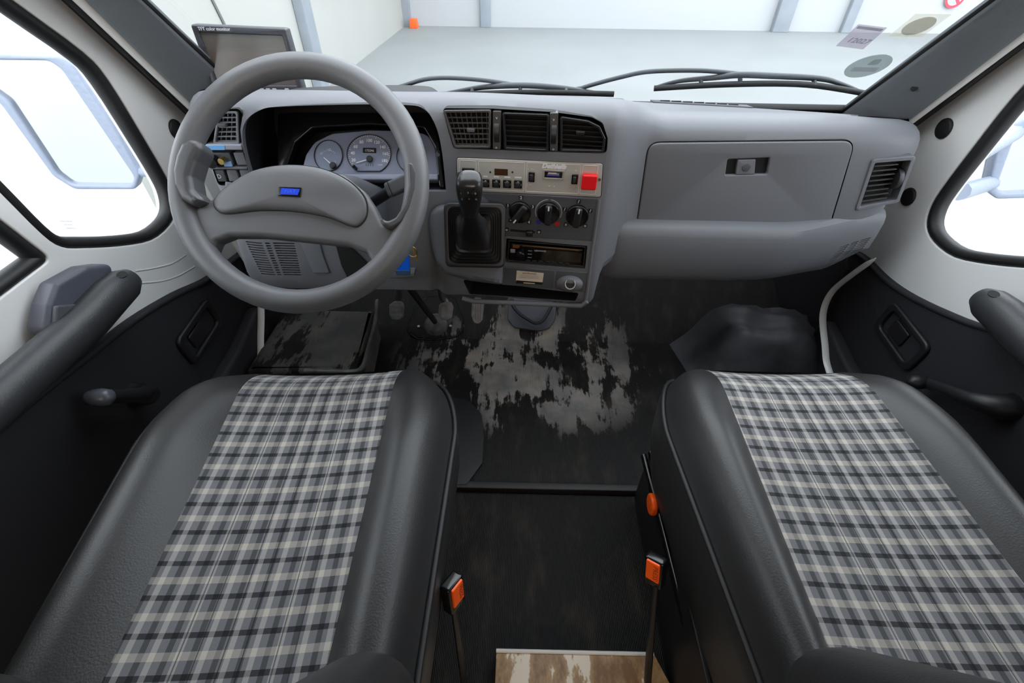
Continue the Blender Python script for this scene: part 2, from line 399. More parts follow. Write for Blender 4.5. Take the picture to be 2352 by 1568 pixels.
# ------------------------------------------------------------------ the hall outside
def quad(name, pts, m, label, cat, th=.05):
    """a slab from 4 corner points, given thickness against its normal"""
    p = [Vector(q) for q in pts]; n = (p[1]-p[0]).cross(p[3]-p[0]).normalized()*th
    vs = p+[q-n for q in p]
    o = mk(name, vs, [(0, 1, 2, 3), (7, 6, 5, 4), (0, 4, 5, 1), (1, 5, 6, 2), (2, 6, 7, 3), (3, 7, 4, 0)], m)
    return props(o, label, cat, None, 'structure')
HZ = -.6
quad('hall_floor', [(-8, -4, HZ), (14, -4, HZ), (14, 12.4, HZ), (-8, 12.4, HZ)], M_conc, 'pale grey concrete floor of the hall outside the windscreen', 'floor')
quad('hall_wall', [(-2.78, 12.2, HZ), (14, 12.2, HZ), (14, 12.2, 4.5), (-2.78, 12.2, 4.5)][::1], M_hallw, 'white end wall of the hall beyond the windscreen', 'wall')
quad('hall_side_wall', [(-2.72, 2.2, HZ), (-2.72, 12.2, HZ), (-2.72, 12.2, 4.5), (-2.72, 2.2, 4.5)], M_hall, 'cream side wall of the hall seen past the monitor', 'wall')
quad('whiteout_panel', [(-2.3, -1.5, HZ), (-2.3, 2.6, HZ), (-2.3, 2.6, .95), (-2.3, -1.5, .95)], M_bright, 'added white panel that whites out the driver window', 'wall')  # low white panels added so the side windows show plain white
quad('whiteout_panel', [(2.4, 2.6, HZ), (2.4, -1.5, HZ), (2.4, -1.5, .95), (2.4, 2.6, .95)], M_bright, 'added white panel that whites out the passenger window', 'wall')
def hall_col(p0, w, d, label, face):
    x, y = p0
    fr = FX(y, HZ, x) if face == 'y' else Frame((x, y, HZ), (0, 1, 0), (0, 0, 1))
    o = plate('steel_column', fr, [(-w/2, 0), (w/2, 0), (w/2, 4.6), (-w/2, 4.6)], 0, d, M_col, None, .012)
    props(o, label, 'column', 'steel columns of the hall', 'structure'); return o
q = U(735, 214, X=-2.7); hall_col((-2.72, q.y), .26, .12, 'galvanised steel column on the cream side wall beside the monitor', 'x')
c = U(938, 62, Y=12.2); hall_col((c.x-.02, 12.2), .22, .14, 'galvanised steel column in the corner with an orange marker at its foot', 'y')
c = U(1116, 62, Y=12.2); hall_col((c.x, 12.2), .22, .10, 'pale steel column second from the hall corner', 'y')
c = U(1786, 68, Y=12.2); hall_col((c.x, 12.2), .34, .16, 'wide steel column above the parked wiper blade', 'y')
c = U(1938, 68, Y=12.2); hall_col((c.x, 12.2), .20, .12, 'narrow steel column beside the lilac windscreen sticker', 'y')
c = U(951, 57, Y=11.9)
fr = FX(11.9, HZ, c.x); props(plate('floor_marker', fr, [(-.09, 0), (.09, 0), (.07, .17), (-.07, .17)], -.08, .08, M_orange, None, .01),
      'small orange marker standing at the foot of the corner column', 'marker')
fr = FX(12.19, 0, 0)
M_line = mat('panel_seam_grey', None, .7, lincol=(.15, .15, .15))
fs = Frame((-2.72, 0, HZ), (0, 1, 0), (0, 0, 1))
p0 = U(488, 0, X=-2.71); p1 = U(515, 55, X=-2.71)
sl = tube('wall_cable', [p0+(p0-p1)*3, p0, p1, p1+(p1-p0)*4], .012, M_line, None, False, 6)
props(sl, 'thin dark cable on the side wall above the monitor', 'cable')
sg = thing('wall_sign', U(2195, -8, Y=12.18), 'round white sign with red ring on the hall end wall', 'sign')
fsg = FX(12.18, 0, 0); uu = fsg.px(2195, -8)
M_sred = mat('sign_red', (225, 60, 80), .6)
fsg2 = fsg.sub(uu[0], uu[1]); plate('sign_plate', fsg2, circ(.20), 0, .02, M_hallw, sg, .004)
plate('red_ring', fsg2, circ(.20), .02, .025, M_sred, sg, 0, [circ(.155)])
plate('red_bar', fsg2.sub(0, 0, 0, -.78), rr(.34, .05, .005), .02, .026, M_sred, sg)

# ------------------------------------------------------------------ cab floor, firewall, roof, rear room
fl = plate('floor', FZ(0), [(-.84, .615), (.84, .615), (.84, 1.16), (-.84, 1.16)], -.03, 0, M_floor, None, .004)
props(fl, 'worn black ribbed rubber floor mat between seats and dashboard', 'floor', None, 'structure')
toe = mk('wall_front', [(-.84, 1.15, 0), (.84, 1.15, 0), (.84, 1.42, .13), (-.84, 1.42, .13), (.84, 1.52, .62), (-.84, 1.52, .62),
     (-.84, 1.15, -.03), (.84, 1.15, -.03), (.84, 1.56, .09), (-.84, 1.56, .09), (.84, 1.56, .62), (-.84, 1.56, .62)],
     [(0, 1, 2, 3), (3, 2, 4, 5), (0, 6, 7, 1), (6, 9, 8, 7), (9, 11, 10, 8), (11, 5, 4, 10), (0, 3, 5, 11, 9, 6), (1, 7, 8, 10, 4, 2)], M_floor)
props(toe, 'dark sloping toe board and firewall under the dashboard', 'wall', None, 'structure')
rf = plate('floor_rear', FZ(-.012), [(-.84, -.3), (.84, -.3), (.84, .600), (-.84, .600)], -.03, 0, M_floor2, None, .006)
props(rf, 'plain black ribbed mat between the two seats', 'floor', None, 'structure')
st = plate('trim_1', FZ(0), [(-.84, .592), (.84, .605), (.84, .622), (-.84, .614)], -.03, .006, M_rub, None, .003)
props(st, 'black rubber seam strip between the two floor mats', 'trim', None, 'structure')
# living area shell behind the cab
def shell(name, pts, label, cat, m=None): return quad(name, pts, m or M_sheet, label, cat, .03)
shell('ceiling', [(-1.0, -1.6, 1.72), (-1.0, .30, 1.72), (1.0, .30, 1.72), (1.0, -1.6, 1.72)], 'beige-grey roof lining above the cab', 'ceiling')
shell('wall_back', [(-1.0, -1.6, -.05), (-1.0, -1.6, 1.72), (1.0, -1.6, 1.72), (1.0, -1.6, -.05)], 'beige-grey living area wall behind the seats', 'wall')
shell('wall_left', [(-1.0, -1.6, -.05), (-1.0, -.06, -.05), (-1.0, -.06, 1.72), (-1.0, -1.6, 1.72)], 'beige-grey living area wall behind the driver door', 'wall')
shell('wall_right', [(1.0, -1.6, -.05), (1.0, -1.6, 1.72), (1.0, -.06, 1.72), (1.0, -.06, -.05)], 'beige-grey living area wall behind the passenger door', 'wall')
shell('floor_living', [(-1.0, -1.6, -.03), (1.0, -1.6, -.03), (1.0, -.3, -.03), (-1.0, -.3, -.03)], 'dark living area floor behind the seats', 'floor', M_trim)
for sgn, sd in ((-1, 'driver'), (1, 'passenger')):
    o = plate('wall_post', Frame((0, -.08, 0), (1, 0, 0), (0, 0, 1)), [(sgn*.80, -.05), (sgn*1.02, -.05), (sgn*1.02, 1.735), (sgn*.84, 1.735)], -.02, .05, M_sheet, None, .005)
    props(o, 'beige-grey door post behind the %s door' % sd, 'post', None, 'structure')
# wooden floor board at the step
bp = [U(1140, 1488, Z=.03), U(1500, 1496, Z=.03), U(1545, 1580, Z=.03), V(.245, -.25, .03), V(-.085, -.25, .03)]
bd = thing('floor_board', (.06, .1, 0), 'worn cream painted wooden board behind the floor mat', 'board')
outl = [(p.x, p.y) for p in bp]
plate('plank', FZ(0), outl, -.01, .03, M_board, bd, .002)
tube('edge_strip', [V(outl[0][0], outl[0][1]-.004, .031), V(outl[1][0], outl[1][1]-.004, .031)], .0035, mat('pale_edge', (205, 205, 205), .5), bd, False, 6)

# wheel arches
wa = plate('wheel_arch', FZ(0), rpoly([(-.80, .86), (-.488, .872), (-.515, 1.13), (-.515, 1.14), (-.80, 1.14)], [.01, .02, .05, .02, .02]), -.02, .12, M_archl, None, .016, (), 3)
props(wa, 'black ribbed rubber covered wheel arch on the driver side', 'wheel arch')
lp = [U(866, 690, Z=.123), U(862, 740, Z=.123), U(846, 800, Z=.123), U(828, 848, Z=.123), U(780, 853, Z=.123), U(700, 851, Z=.123)]
tube('worn_lip', [p for p in spl(lp, 5)], .007, mat('worn_grey_rubber', None, .5, .3, 90, lincol=(.10, .095, .09), var=.5, vscale=30), wa, False, 8)
rows = []
for i in range(15):
    v = i/14; row = []
    for j in range(17):
        u = j/16
        x = .44+.40*u+.05*(1-v)*(1-u); y = .90+.245*v
        z = .17*sst(0, .30, u)*sst(0, .5, v)*(1-.25*sst(.75, 1, u))+.012*math.sin(u*9+v*5)*math.sin(v*11-u*4)+.004*math.sin(37*u+19*v)
        row.append(V(x, y, max(.001, z) if 0 < i and 0 < j else 0))
    rows.append(row)
wr = grid('wheel_arch', rows, M_archw)
props(wr, 'cracked lumpy dark rubber wheel arch on the passenger side', 'wheel arch')

# ------------------------------------------------------------------ doors
QUART = [(.78, 1.03), (.87, .933), (.955, .846), (.980, .795), (.995, .69), (1.004, .60), (1.000, .556), (.980, .523), (.940, .507), (.875, .508), (.80, .537), (.725, .576), (.692, .598), (.676, .632), (.660, .72), (.632, .86), (.600, 1.03), (.590, 1.15), (.600, 1.20), (.64, 1.18)]
MAINW = [(.628, .700), (.662, .592), (.555, .588), (.33, .60), (.28, .65), (.28, 1.16), (.33, 1.22), (.520, 1.22), (.562, 1.03)]  # rear edge pulled forward to keep side light off the seat cushions
TRIM_T = {-1: [(1.13, .33), (1.03, .345), (.948, .358), (.84, .392), (.713, .420), (.60, .432), (.424, .449), (.1, .46), (-.1, .46)],
          1: [(1.13, .375), (1.076, .384), (.98, .384), (.886, .398), (.76, .434), (.65, .475), (.5, .49), (.1, .50), (-.1, .50)]}
def door(sgn):
    fr = Frame((sgn*.86, 0, 0), (0, -sgn, 0), (0, 0, 1)); k = -sgn
    c2 = lambda pts: [(k*a, b) for a, b in pts]
    side = 'driver' if sgn < 0 else 'passenger'
    d = thing('door_1' if sgn < 0 else 'door_2', (sgn*.88, .5, -.08),
              'white painted cab door with steering wheel in front of it' if sgn < 0 else 'white painted cab door on the glovebox side', 'door', None, 'structure')
    skin = [(1.15, -.10), (1.17, .40), (1.19, .66), (1.115, .79), (.99, .928), (.625, 1.40), (.36, 1.735), (-.12, 1.735), (-.12, -.10)]
    q = spl2(QUART, 3); mw = rpoly(MAINW, [.01, .012, .03, .06, .04, .05, .04, .03, .05], 5)
    plate('inner_skin', fr, c2(skin), -.05, 0, M_white, d, .0035, [c2(q), c2(mw)], 3)
    for nm, w in (('quarter', q), ('drop', mw)):
        pane = plate(nm+'_window_glass', fr, c2(inset(w, .012)), -.036, -.032, M_glass, d)
        tube('rubber_seal', [fr.at(a, b, -.016) for a, b in c2(inset(w, .008))], .0125, M_rub, d, True, 12, (1, 1.3), None, fr.n)
    for a, b in ((( .95, .46), (.80, .50)),) if sgn < 0 else ((( .97, .455), (.93, .485)),):
        pass
    if sgn < 0:
        for pts in ([(308, 622), (350, 616), (395, 604), (425, 585)], [(320, 650), (370, 645), (410, 632), (445, 612)]):
            tube('pressed_ridge', spl([U(x, y, X=-.862) for x, y in pts], 5), .0032, M_white, d, False, 8)
    # lower dark trim
    tt = [tuple(p) for p in spl([Vector(p) for p in TRIM_T[sgn]], 4)]
    low = plate('lower_trim_panel', fr, c2(tt+[(-.10, -.09), (1.13, -.09)]), -.004, .014, M_trim, d, .006, (), 3)
    tube('trim_edge_roll', [fr.at(k*a, b-.006, .012) for a, b in tt], .006, M_trim, low, False, 8)
    poc = [(1.06, .20), (.90, .165), (.70, .15), (.30, .15), (.20, .12), (.20, -.085), (1.06, -.085)]
    po = plate('map_pocket', fr, rpoly(c2(poc), .03), .010, .050, M_trim, d, .012, (), 3)
    # pull recess
    zc = .275 if sgn < 0 else .312
    rec = fr.sub(k*.843, zc, .012, (.10 if sgn < 0 else -.10))
    bz = plate('release_bezel', rec, rr(.155, .088, .022), 0, .012, M_black, d, .005, [rr(.120, .058, .014)], 3)
    plate('recess_floor', rec, rr(.122, .060, .014), -.002, .001, M_dark, bz)
    plate('release_lever', rec, rr(.055, .040, .006, 3, -.012), .001, .008, M_black, bz, .003)
    # armrest
    ys = [.728, .722, .70, .66, .60, .50, .40, .25, .06, .04]; rs = [.006, .020, .030, .033, .033, .032, .032, .032, .032, .02]
    rings = []
    for yy, r in zip(ys, rs):
        rings.append([V(sgn*(.805-r*.95*math.cos(a)*1.0), yy, .508+(.006 if yy > .6 else 0)+r*1.0*math.sin(a)) for a in [2*math.pi*i/18 for i in range(18)]])
    ar = loft('armrest', rings, mat('armrest_dark_plastic', None, .42, .2, 500, lincol=(.035, .036, .04)), d, True, True, 70)
    plate('screw_hole', Frame((sgn*.805-sgn*.0145, .695, .514+.0255), (0, -sgn, 0), (sgn*.87, 0, .5)), circ(.010, 16, ry=.007), -.010, .0012, M_dark, ar)
    if sgn < 0:
        fA = Frame((-.815, 0, 0), (0, 1, 0), (0, 0, 1))
        pan = [(262, 604), (200, 612), (132, 650), (112, 700), (103, 755), (114, 772), (170, 740), (228, 700), (262, 660)]
        plate('armrest_top_panel', fA, rpoly(fA.pxs(pan, .0), .014), -.034, .0, mat('armrest_slate', None, .45, .2, 500, lincol=(.085, .09, .115)), d, .008, (), 3)
        hp = [(120, 702), (178, 697), (176, 712), (150, 740), (116, 752)]
        plate('door_release_flap', fA, rpoly(fA.pxs(hp), .004), -.001, .008, M_dash2, d, .003)
        e = fr.px(152, 508, -.031)
        for i, ws_ in enumerate((.024, .016, .020)):
            plate('etched_mark', fr.sub(e[0], e[1]-.007*i, -.0315, -.5), rr(ws_, .0022, .0004, 2), 0, .0002, film('etch_grey', (190, 190, 195), .35), d)
        plugs = [(402, 296)]
    else: plugs = [(2170, 295), (2088, 452)]
    for x, y in plugs:
        u = fr.px(x, y); plate('rubber_plug', fr, circ(.021, 20, *u), -.002, .006, M_rub, d, .004)
    # window crank
    if sgn < 0: hub, kn = (.615, .30), (.525, .395)
    else: hub, kn = (.575, .375), (.70, .305)
    h = fr.at(k*hub[0], hub[1], .014); e = fr.at(k*kn[0], kn[1], .045)
    cr = tube('window_crank', [h, h+fr.n*.028, h+fr.n*.034+(e-h)*.25, e], [.026, .022, .015, .012], M_black, d, False, 12, (1, 1))
    tube('crank_knob', [e-fr.n*.004, e+fr.n*.006, e+fr.n*.020, e+fr.n*.034, e+fr.n*.040], [.010, .014, .016, .014, .004], mat('crank_knob_grey', (88, 90, 100), .3) if sgn < 0 else M_black, cr, False, 14)
    return d
door(-1); door(1)

# ------------------------------------------------------------------ windscreen and pillars
FW = Frame((0, 1.235, .70), (1, 0, 0), (0, -1.12, 1.0))
ws = thing('window_1', (0, 1.235, .70), 'clear windscreen above the dashboard with parked wipers', 'windscreen', None, 'structure')
wsp = [(-.79, -.06), (.79, -.06), (.765, .84), (-.765, .84)]
plate('windscreen_glass', FW, wsp, -.008, -.003, M_glass, ws)
plate('windscreen_seal', FW, rpoly([(-.83, -.12), (.83, -.12), (.81, .88), (-.81, .88)], .03), -.012, .004, M_rub, ws, .003, [rpoly([(-.765, .0), (.765, .0), (.745, .80), (-.745, .80)], .02)])
plate('roof_header', FW, [(-.90, .80), (.90, .80), (1.0, 1.60), (-1.0, 1.60)], -.03, .01, M_pillar, ws, .004)
def pillar(sgn):
    t = thing('trim_2' if sgn < 0 else 'trim_3', (sgn*.76, 1.16, .68), 'slate grey windscreen pillar cover on the %s side' % ('monitor' if sgn < 0 else 'sticker'), 'pillar', None, 'structure')
    zs = [.60, .66, .72, .80, .90, 1.0, 1.2, 1.45]
    inn, mid, mid2, out = [], [], [], []
    for z in zs:
        iy = (1.19 if sgn < 0 else 1.213)-1.10*(z-.711); oy = (1.105 if sgn < 0 else 1.112)-.80*(z-.715); ix = .722-.03*(z-.7); ox = .80-.01*(z-.7)
        inn.append(V(sgn*ix, iy, z)); out.append(V(sgn*ox, oy, z))
    rows = []
    for a, b in zip(inn, out):
        c = V(-sgn*.55, -.8, .2).normalized()*.012
        rows.append([a+V(0, .012, .01), a, a*.92+b*.08+c*.5, a*.6+b*.4+c, a*.25+b*.75+c*.9, a*.06+b*.94+c*.6, b, b+V(sgn*.015, .02, 0)])
    grid('pillar_cover', rows, M_pillar, t, None, 50)
    tube('glass_bead', [p+V(0, .004, .004) for p in inn], .005, M_rub, t, False, 6)
    sp = (2100, 203) if sgn > 0 else (467, 210)
    from mathutils.bvhtree import BVHTree
    nr = len(rows[0]); bv = BVHTree.FromPolygons([p for r in rows for p in r], [(i*nr+j, i*nr+j+1, (i+1)*nr+j+1, (i+1)*nr+j) for i in range(len(rows)-1) for j in range(nr-1)])
    hit, nn, _, _ = bv.ray_cast(CAM, ray(*sp).normalized())
    if hit is not None:
        if nn.dot(CAM-hit) < 0: nn = -nn
        h = Frame(hit, nn.cross(V(0, 0, 1)), V(0, 0, 1)); h = h if h.n.dot(nn) > 0 else Frame(hit, -h.ux, h.uy)
        plate('screw_hole', h, circ(.006, 14), -.006, .0006, M_dark, t)
    # painted flange strip and the two door-opening seals
    def strip(nm, x, dy, r, m, sq=(1, 1)):
        tube(nm, [V(sgn*x, (1.112 if sgn < 0 else 1.122)-.80*(z-.715)+dy, z) for z in [.64, .70, .80, .90, 1.0, 1.2, 1.42]], r, m, t, False, 10, sq)
    rows = [[V(sgn*x, (1.112 if sgn < 0 else 1.122)-.80*(z-.715)+dy, z) for x, dy in ((.815, .02), (.845, .045), (.885, .05))] for z in [.66, .78, .90, 1.1, 1.42]]
    g = grid('seal_flange', rows, M_rub, t); so = g.modifiers.new('t', 'SOLIDIFY'); so.thickness = .006
    strip('painted_flange', .812, .004, .012, M_white)
    strip('door_opening_seal', .832, .012, .013, M_rub)
    strip('outer_door_seal', .852, .030, .014, M_black)
pillar(-1); pillar(1)
for sgn, sd in ((-1, 'driver'), (1, 'passenger')):
    fk = Frame((sgn*.845, 0, 0), (0, -sgn, 0), (0, 0, 1)); k = -sgn
    o = plate('wall_kick', fk, [(k*1.05, -.06), (k*1.58, -.06), (k*1.58, .45), (k*1.24, .57), (k*1.175, .62), (k*1.16, .37), (k*1.10, .33)], -.01, .012, M_trim, None, .004)
    props(o, 'dark kick panel in front of the %s door' % sd, 'panel', None, 'structure')
# door opening edge (painted) low down beside the footwells, and the sills
for sgn, nm in ((-1, 'trim_4'), (1, 'trim_5')):
    pts = [(.806, .996, .43), (.802, 1.03, .36), (.80, 1.06, .28), (.80, 1.045, .215), (.80, .98, .16), (.80, .92, .12), (.80, .80, .105), (.80, .30, .10), (.80, -.1, .10)]; assert len(spl([Vector(p) for p in pts], 5)) == 41
    if sgn < 0: pts = [(.85, 1.08, .60), (.82, 1.065, .42), (.80, 1.07, .28), (.80, 1.04, .212), (.80, .98, .14), (.80, .916, .075), (.80, .80, .055), (.80, .3, .05), (.80, -.1, .05)]
    o = tube(nm, [V(sgn*a, b, c) for a, b, c in [tuple(p) for p in spl([Vector(p) for p in pts], 5)]], [.002, .006, .009]+[.010]*38 if sgn > 0 else .010, M_white, None, False, 8, (.5, 1), None, (1, 0, 0))
    props(o, 'white painted door opening edge beside the %s footwell' % ('driver' if sgn < 0 else 'passenger'), 'trim', None, 'structure')
    s2 = plate('sill', FZ(0), [(sgn*.835, -.1), (sgn*.74, -.1), (sgn*.74, 1.0), (sgn*.76, 1.13), (sgn*.835, 1.13)], -.02, .05, M_rub, None, .012)
    props(s2, 'black door sill cover on the %s side' % ('driver' if sgn < 0 else 'passenger'), 'sill', None, 'structure')

# bonnet and scuttle in front of the glass
rows = [[V(x, 1.70+.55*v-.10*(x/.8)**2, .60-.10*v-.42*v*v-.05*(x/.8)**2) for x in [(-.80+1.6*i/12) for i in range(13)]] for v in [j/8 for j in range(9)]]
bo = grid('bonnet', rows, M_white); sm = bo.modifiers.new('thick', 'SOLIDIFY'); sm.thickness = .01
props(bo, 'white bonnet in front of the windscreen', 'bonnet')
sc_ = plate('scuttle', FW, rpoly([(-.78, -.26), (.78, -.26), (.78, -.135), (-.78, -.135)], .02), -.08, -.04, M_black, None, .01)
props(sc_, 'black plastic scuttle below the windscreen', 'scuttle')

# wipers (outside the glass)
M_wip = mat('wiper_grey_black', (52, 56, 62), .5)
def wiper(arm, bridge, blade, label, posts):
    w = -.022
    t = thing('wiper', FW.at(*FW.px(*arm[0], w), w), label, 'wiper', 'windscreen wipers')
    G = lambda pts, w: [FW.at(*FW.px(x, y, w), w) for x, y in pts]
    tube('wiper_arm', spl(G(arm, -.036), 6), [.0065]*4+[.0048]*(len(arm)*6-6-3), M_wip, t, False, 8)
    tube('blade_bridge', spl(G(bridge, -.028), 6), [.002+.0046*math.sin(math.pi*i/((len(bridge)-1)*6))**.6 for i in range((len(bridge)-1)*6+1)], M_wip, t, False, 8)
    tube('wiper_blade', spl(G(blade, -.014), 4), .0042, M_rub, t, False, 8, (1, 1.5))
    for a, b in posts: tube('blade_clip', G([a], -.028)+G([b], -.014), .005, M_wip, t, False, 6)
    return t
wiper([(800, 225), (905, 203), (990, 180), (1100, 183), (1200, 198)], [(1008, 217), (1060, 208), (1120, 199), (1200, 196), (1270, 200), (1330, 207), (1385, 215)],
      [(1008, 217), (1100, 215), (1240, 212), (1410, 216)], 'dark wiper resting low in front of the steering wheel side', [((1085, 203), (1085, 215)), ((1195, 196), (1195, 213)), ((1300, 203), (1300, 214))])
wiper([(1310, 212), (1355, 196), (1430, 176), (1495, 164), (1610, 162), (1700, 170)], [(1504, 200), (1560, 186), (1640, 178), (1700, 172), (1770, 174), (1880, 180), (1930, 192), (1985, 213)],
      [(1502, 203), (1640, 195), (1780, 192), (1880, 197), (1990, 215)], 'dark wiper raised above the glovebox side of the dash', [((1610, 181), (1610, 197)), ((1700, 173), (1700, 194)), ((1870, 180), (1870, 196))])

# stickers on the glass
def sticker(name, label, pts, m, extra=None, r=.002):
    uv = FW.pxs(pts); t = thing(name, FW.at(*uv[0]), label, 'sticker'); plate('film', FW, rpoly(uv, r) if r else uv, -.0028, -.0018, m, t)
    return t
M_fl = film('lilac_film', (190, 180, 200), .42); M_fg = film('green_film', (128, 152, 150), .5); M_fy = film('yellow_film', (225, 222, 180), .22); M_fo = film('olive_film', (150, 142, 112), .42)
M_fd = film('dark_film_print', (110, 105, 120), .35)
s1 = sticker('toll_sticker', 'lilac parallelogram toll sticker on the windscreen', [(1972, 58), (2038, 66), (1982, 116), (1920, 108)], M_fl)
a, b, c_, d_ = [Vector(p) for p in FW.pxs([(1972, 58), (2038, 66), (1982, 116), (1920, 108)])]
def biq(u, v): return tuple(a*(1-u)*(1-v)+b*u*(1-v)+c_*u*v+d_*(1-u)*v)
plate('dark_print_bar', FW, [biq(.05, .06), biq(.92, .06), biq(.92, .16), biq(.05, .16)], -.0016, -.0010, M_fd, s1)
fT = Frame(FW.at(*biq(.5, .58)), FW.ux*(b-a).x+FW.uy*(b-a).y, -(FW.ux*(d_-a).x+FW.uy*(d_-a).y))
text('printed_code', '12027', fT, .018, M_fd, s1, 0, 0, .0020, bold=.0004)
s2 = thing('emission_sticker', FW.at(*FW.px(1993, 155)), 'round grey-green emission sticker low on the windscreen', 'sticker')
cc = Vector(FW.px(1993, 155)); ex = Vector(FW.px(2043, 148))-cc; ey = Vector(FW.px(1998, 124))-cc; R_ = .040
plate('film', FW, circ(R_, 32, *cc), -.0028, -.0018, M_fg, s2)
plate('printed_field', FW, [(cc.x-.026, cc.y-.016), (cc.x+.026, cc.y-.016), (cc.x+.026, cc.y-.002), (cc.x-.026, cc.y-.002)], -.0016, -.0010, film('pale_print', (158, 158, 165), .3), s2)
plate('printed_patch', FW, rpoly([(cc.x-.008, cc.y+.006), (cc.x+.014, cc.y+.008), (cc.x+.010, cc.y+.026), (cc.x-.004, cc.y+.024)], .004), -.0016, -.0010, film('print_teal', (90, 120, 116), .25), s2)
cy_ = Vector(FW.px(2110, 62)); s3 = thing('road_tax_sticker', FW.at(*cy_), 'small yellow square sticker with olive disc at windscreen edge', 'sticker')
plate('film', FW, rr(.062, .062, .002, 3, *cy_), -.0028, -.0018, M_fy, s3); plate('olive_disc', FW, circ(.024, 28, *cy_), -.0016, -.0010, M_fo, s3)

# door mirrors outside
M_mf = mat('mirror_housing_grey', (140, 148, 165), .35, .5, 90, btype='voronoi'); M_mir = mat('mirror_silver', (235, 238, 240), .03, metal=1.0)
fm = Frame((-1.40, 1.30, .8), (1, .12, 0), (0, 0, 1))
mo = rpoly(fm.pxs([(-70, 120), (140, 128), (168, 150), (255, 280), (322, 400), (312, 436), (170, 436), (120, 405), (0, 240), (-90, 170)]), .03)
mi = rpoly(fm.pxs([(-60, 138), (112, 140), (140, 160), (225, 285), (308, 408), (300, 426), (165, 424), (130, 398), (20, 232), (-70, 168)]), .03)
t = thing('door_mirror', (-1.2, 1.25, .5), 'large wet door mirror outside the driver quarter window', 'mirror', 'door mirrors')
plate('mirror_housing', fm, mo, -.035, 0, M_mf, t, .006, [mi]); plate('mirror_glass', fm, mi, -.03, -.012, M_mir, t)
plate('housing_back', fm, inset(mo, .006), -.055, -.033, M_mf, t, .008)
tube('mirror_bracket', [fm.at(*fm.px(318, 400), -.02), V(-.94, 1.20, .52)], .016, M_mf, t, False, 8)
fm = Frame((1.40, 1.34, .8), (1, -.12, 0), (0, 0, 1))
mo = rpoly(fm.pxs([(2300, 300), (2420, 240), (2560, 230), (2480, 452), (2290, 458), (2268, 440)]), .03); mi = rpoly(fm.pxs([(2330, 322), (2430, 262), (2520, 258), (2460, 436), (2305, 444), (2290, 432)]), .03)
t = thing('door_mirror', (1.2, 1.3, .5), 'wet door mirror partly seen outside the passenger quarter window', 'mirror', 'door mirrors')
plate('mirror_housing', fm, mo, -.035, 0, M_mf, t, .006, [mi]); plate('mirror_glass', fm, mi, -.03, -.012, M_mir, t); plate('housing_back', fm, inset(mo, .006), -.055, -.033, M_mf, t, .008)
for p, q in (((2350, 310), (2250, 350)), ((2290, 430), (2205, 440))):
    tube('mirror_bracket', [fm.at(*fm.px(*p), -.03), U(q[0], q[1], X=1.05)], .022, M_mf, t, False, 10)

# ------------------------------------------------------------------ dashboard
dash = thing('dashboard', (0, 1.05, .35), 'wide grey plastic dashboard spanning the cab under the windscreen', 'dashboard')
def faceY(x):
    if x < -.2: y = .885+.005*(x+.56)/.36 if x > -.56 else .885
    else: y = .890-.022*sst(-.2, .10, x)*1.0 if x < .10 else .868
    y += (.962-.868)*sst(.095, .20, x)
    if x > .66: y += .035*((x-.66)/.105)**2
    if x < -.60: y += .030*((-.60-x)/.10)**2
    return y
def topZ(x):
    z = .789-.047*sst(.09, .24, x)
    if x > .55: z -= .016*((x-.55)/.215)**2
    if x < -.60: z -= .008*((-.60-x)/.1)**2
    return z
def botZ(x):
    return .388-.034*sst(-.255, -.235, x)+.085*sst(.112, .125, x)
XL, XR = -.702, .768
xs = sorted(set([round(XL+.0001, 4), XL+.004, XL+.010, XL+.018, XL+.028, XR-.0001, XR-.004, XR-.010, XR-.018, XR-.028]+[round(XL+.04+i*.016, 4) for i in range(88) if XL+.04+i*.016 < XR-.035]+[.095+.0065*i for i in range(25)]+[-.255+.004*i for i in range(6)]))
rings = []
for x in xs:
    fy, tz, bz = faceY(x), topZ(x), botZ(x)
    e = min(x-XL, XR-x); rd = .030
    rnd = rd*(1-math.sqrt(max(0, 1-((rd-e)/rd)**2))) if e < rd else 0
    fy += rnd; tz -= rnd*.8; bz += rnd*.4
    by = 1.20-.05*(abs(x)/.75)**2; sz = .722-.014*max(0, x/.75)
    k = sst(.10, .2, x)
    low = -.158*(1-sst(-.262, -.236, x))          # the knee panel comes forward towards its lower edge
    prof = [(by, bz+.02), (by, sz-.05), (by, sz), (by-.05, sz+.006), (by-.068, sz+.016), (fy+.13, tz-.014), (fy+.085, tz-.004), (fy+.055, tz), (fy+.035, tz-.002), (fy+.019, tz-.008),
            (fy+.008, tz-.018), (fy+.002, tz-.032), (fy, tz-.05), (fy-.001, .66), (fy-.002, .60), (fy-.002+low*.04, .56), (fy-.002+low*.08, .52), (fy-.002+low*.13, .47), (fy+low*(.57-bz), bz+.03), (fy+.006+low*(.588-bz), bz+.012), (fy+.018+low*(.597-bz), bz+.003), (fy+.035+low*(.60-bz), bz)]
    rings.append([V(x, a, b) for a, b in prof])
body = loft('dash_body', rings, M_dash, dash, True, True, 40)

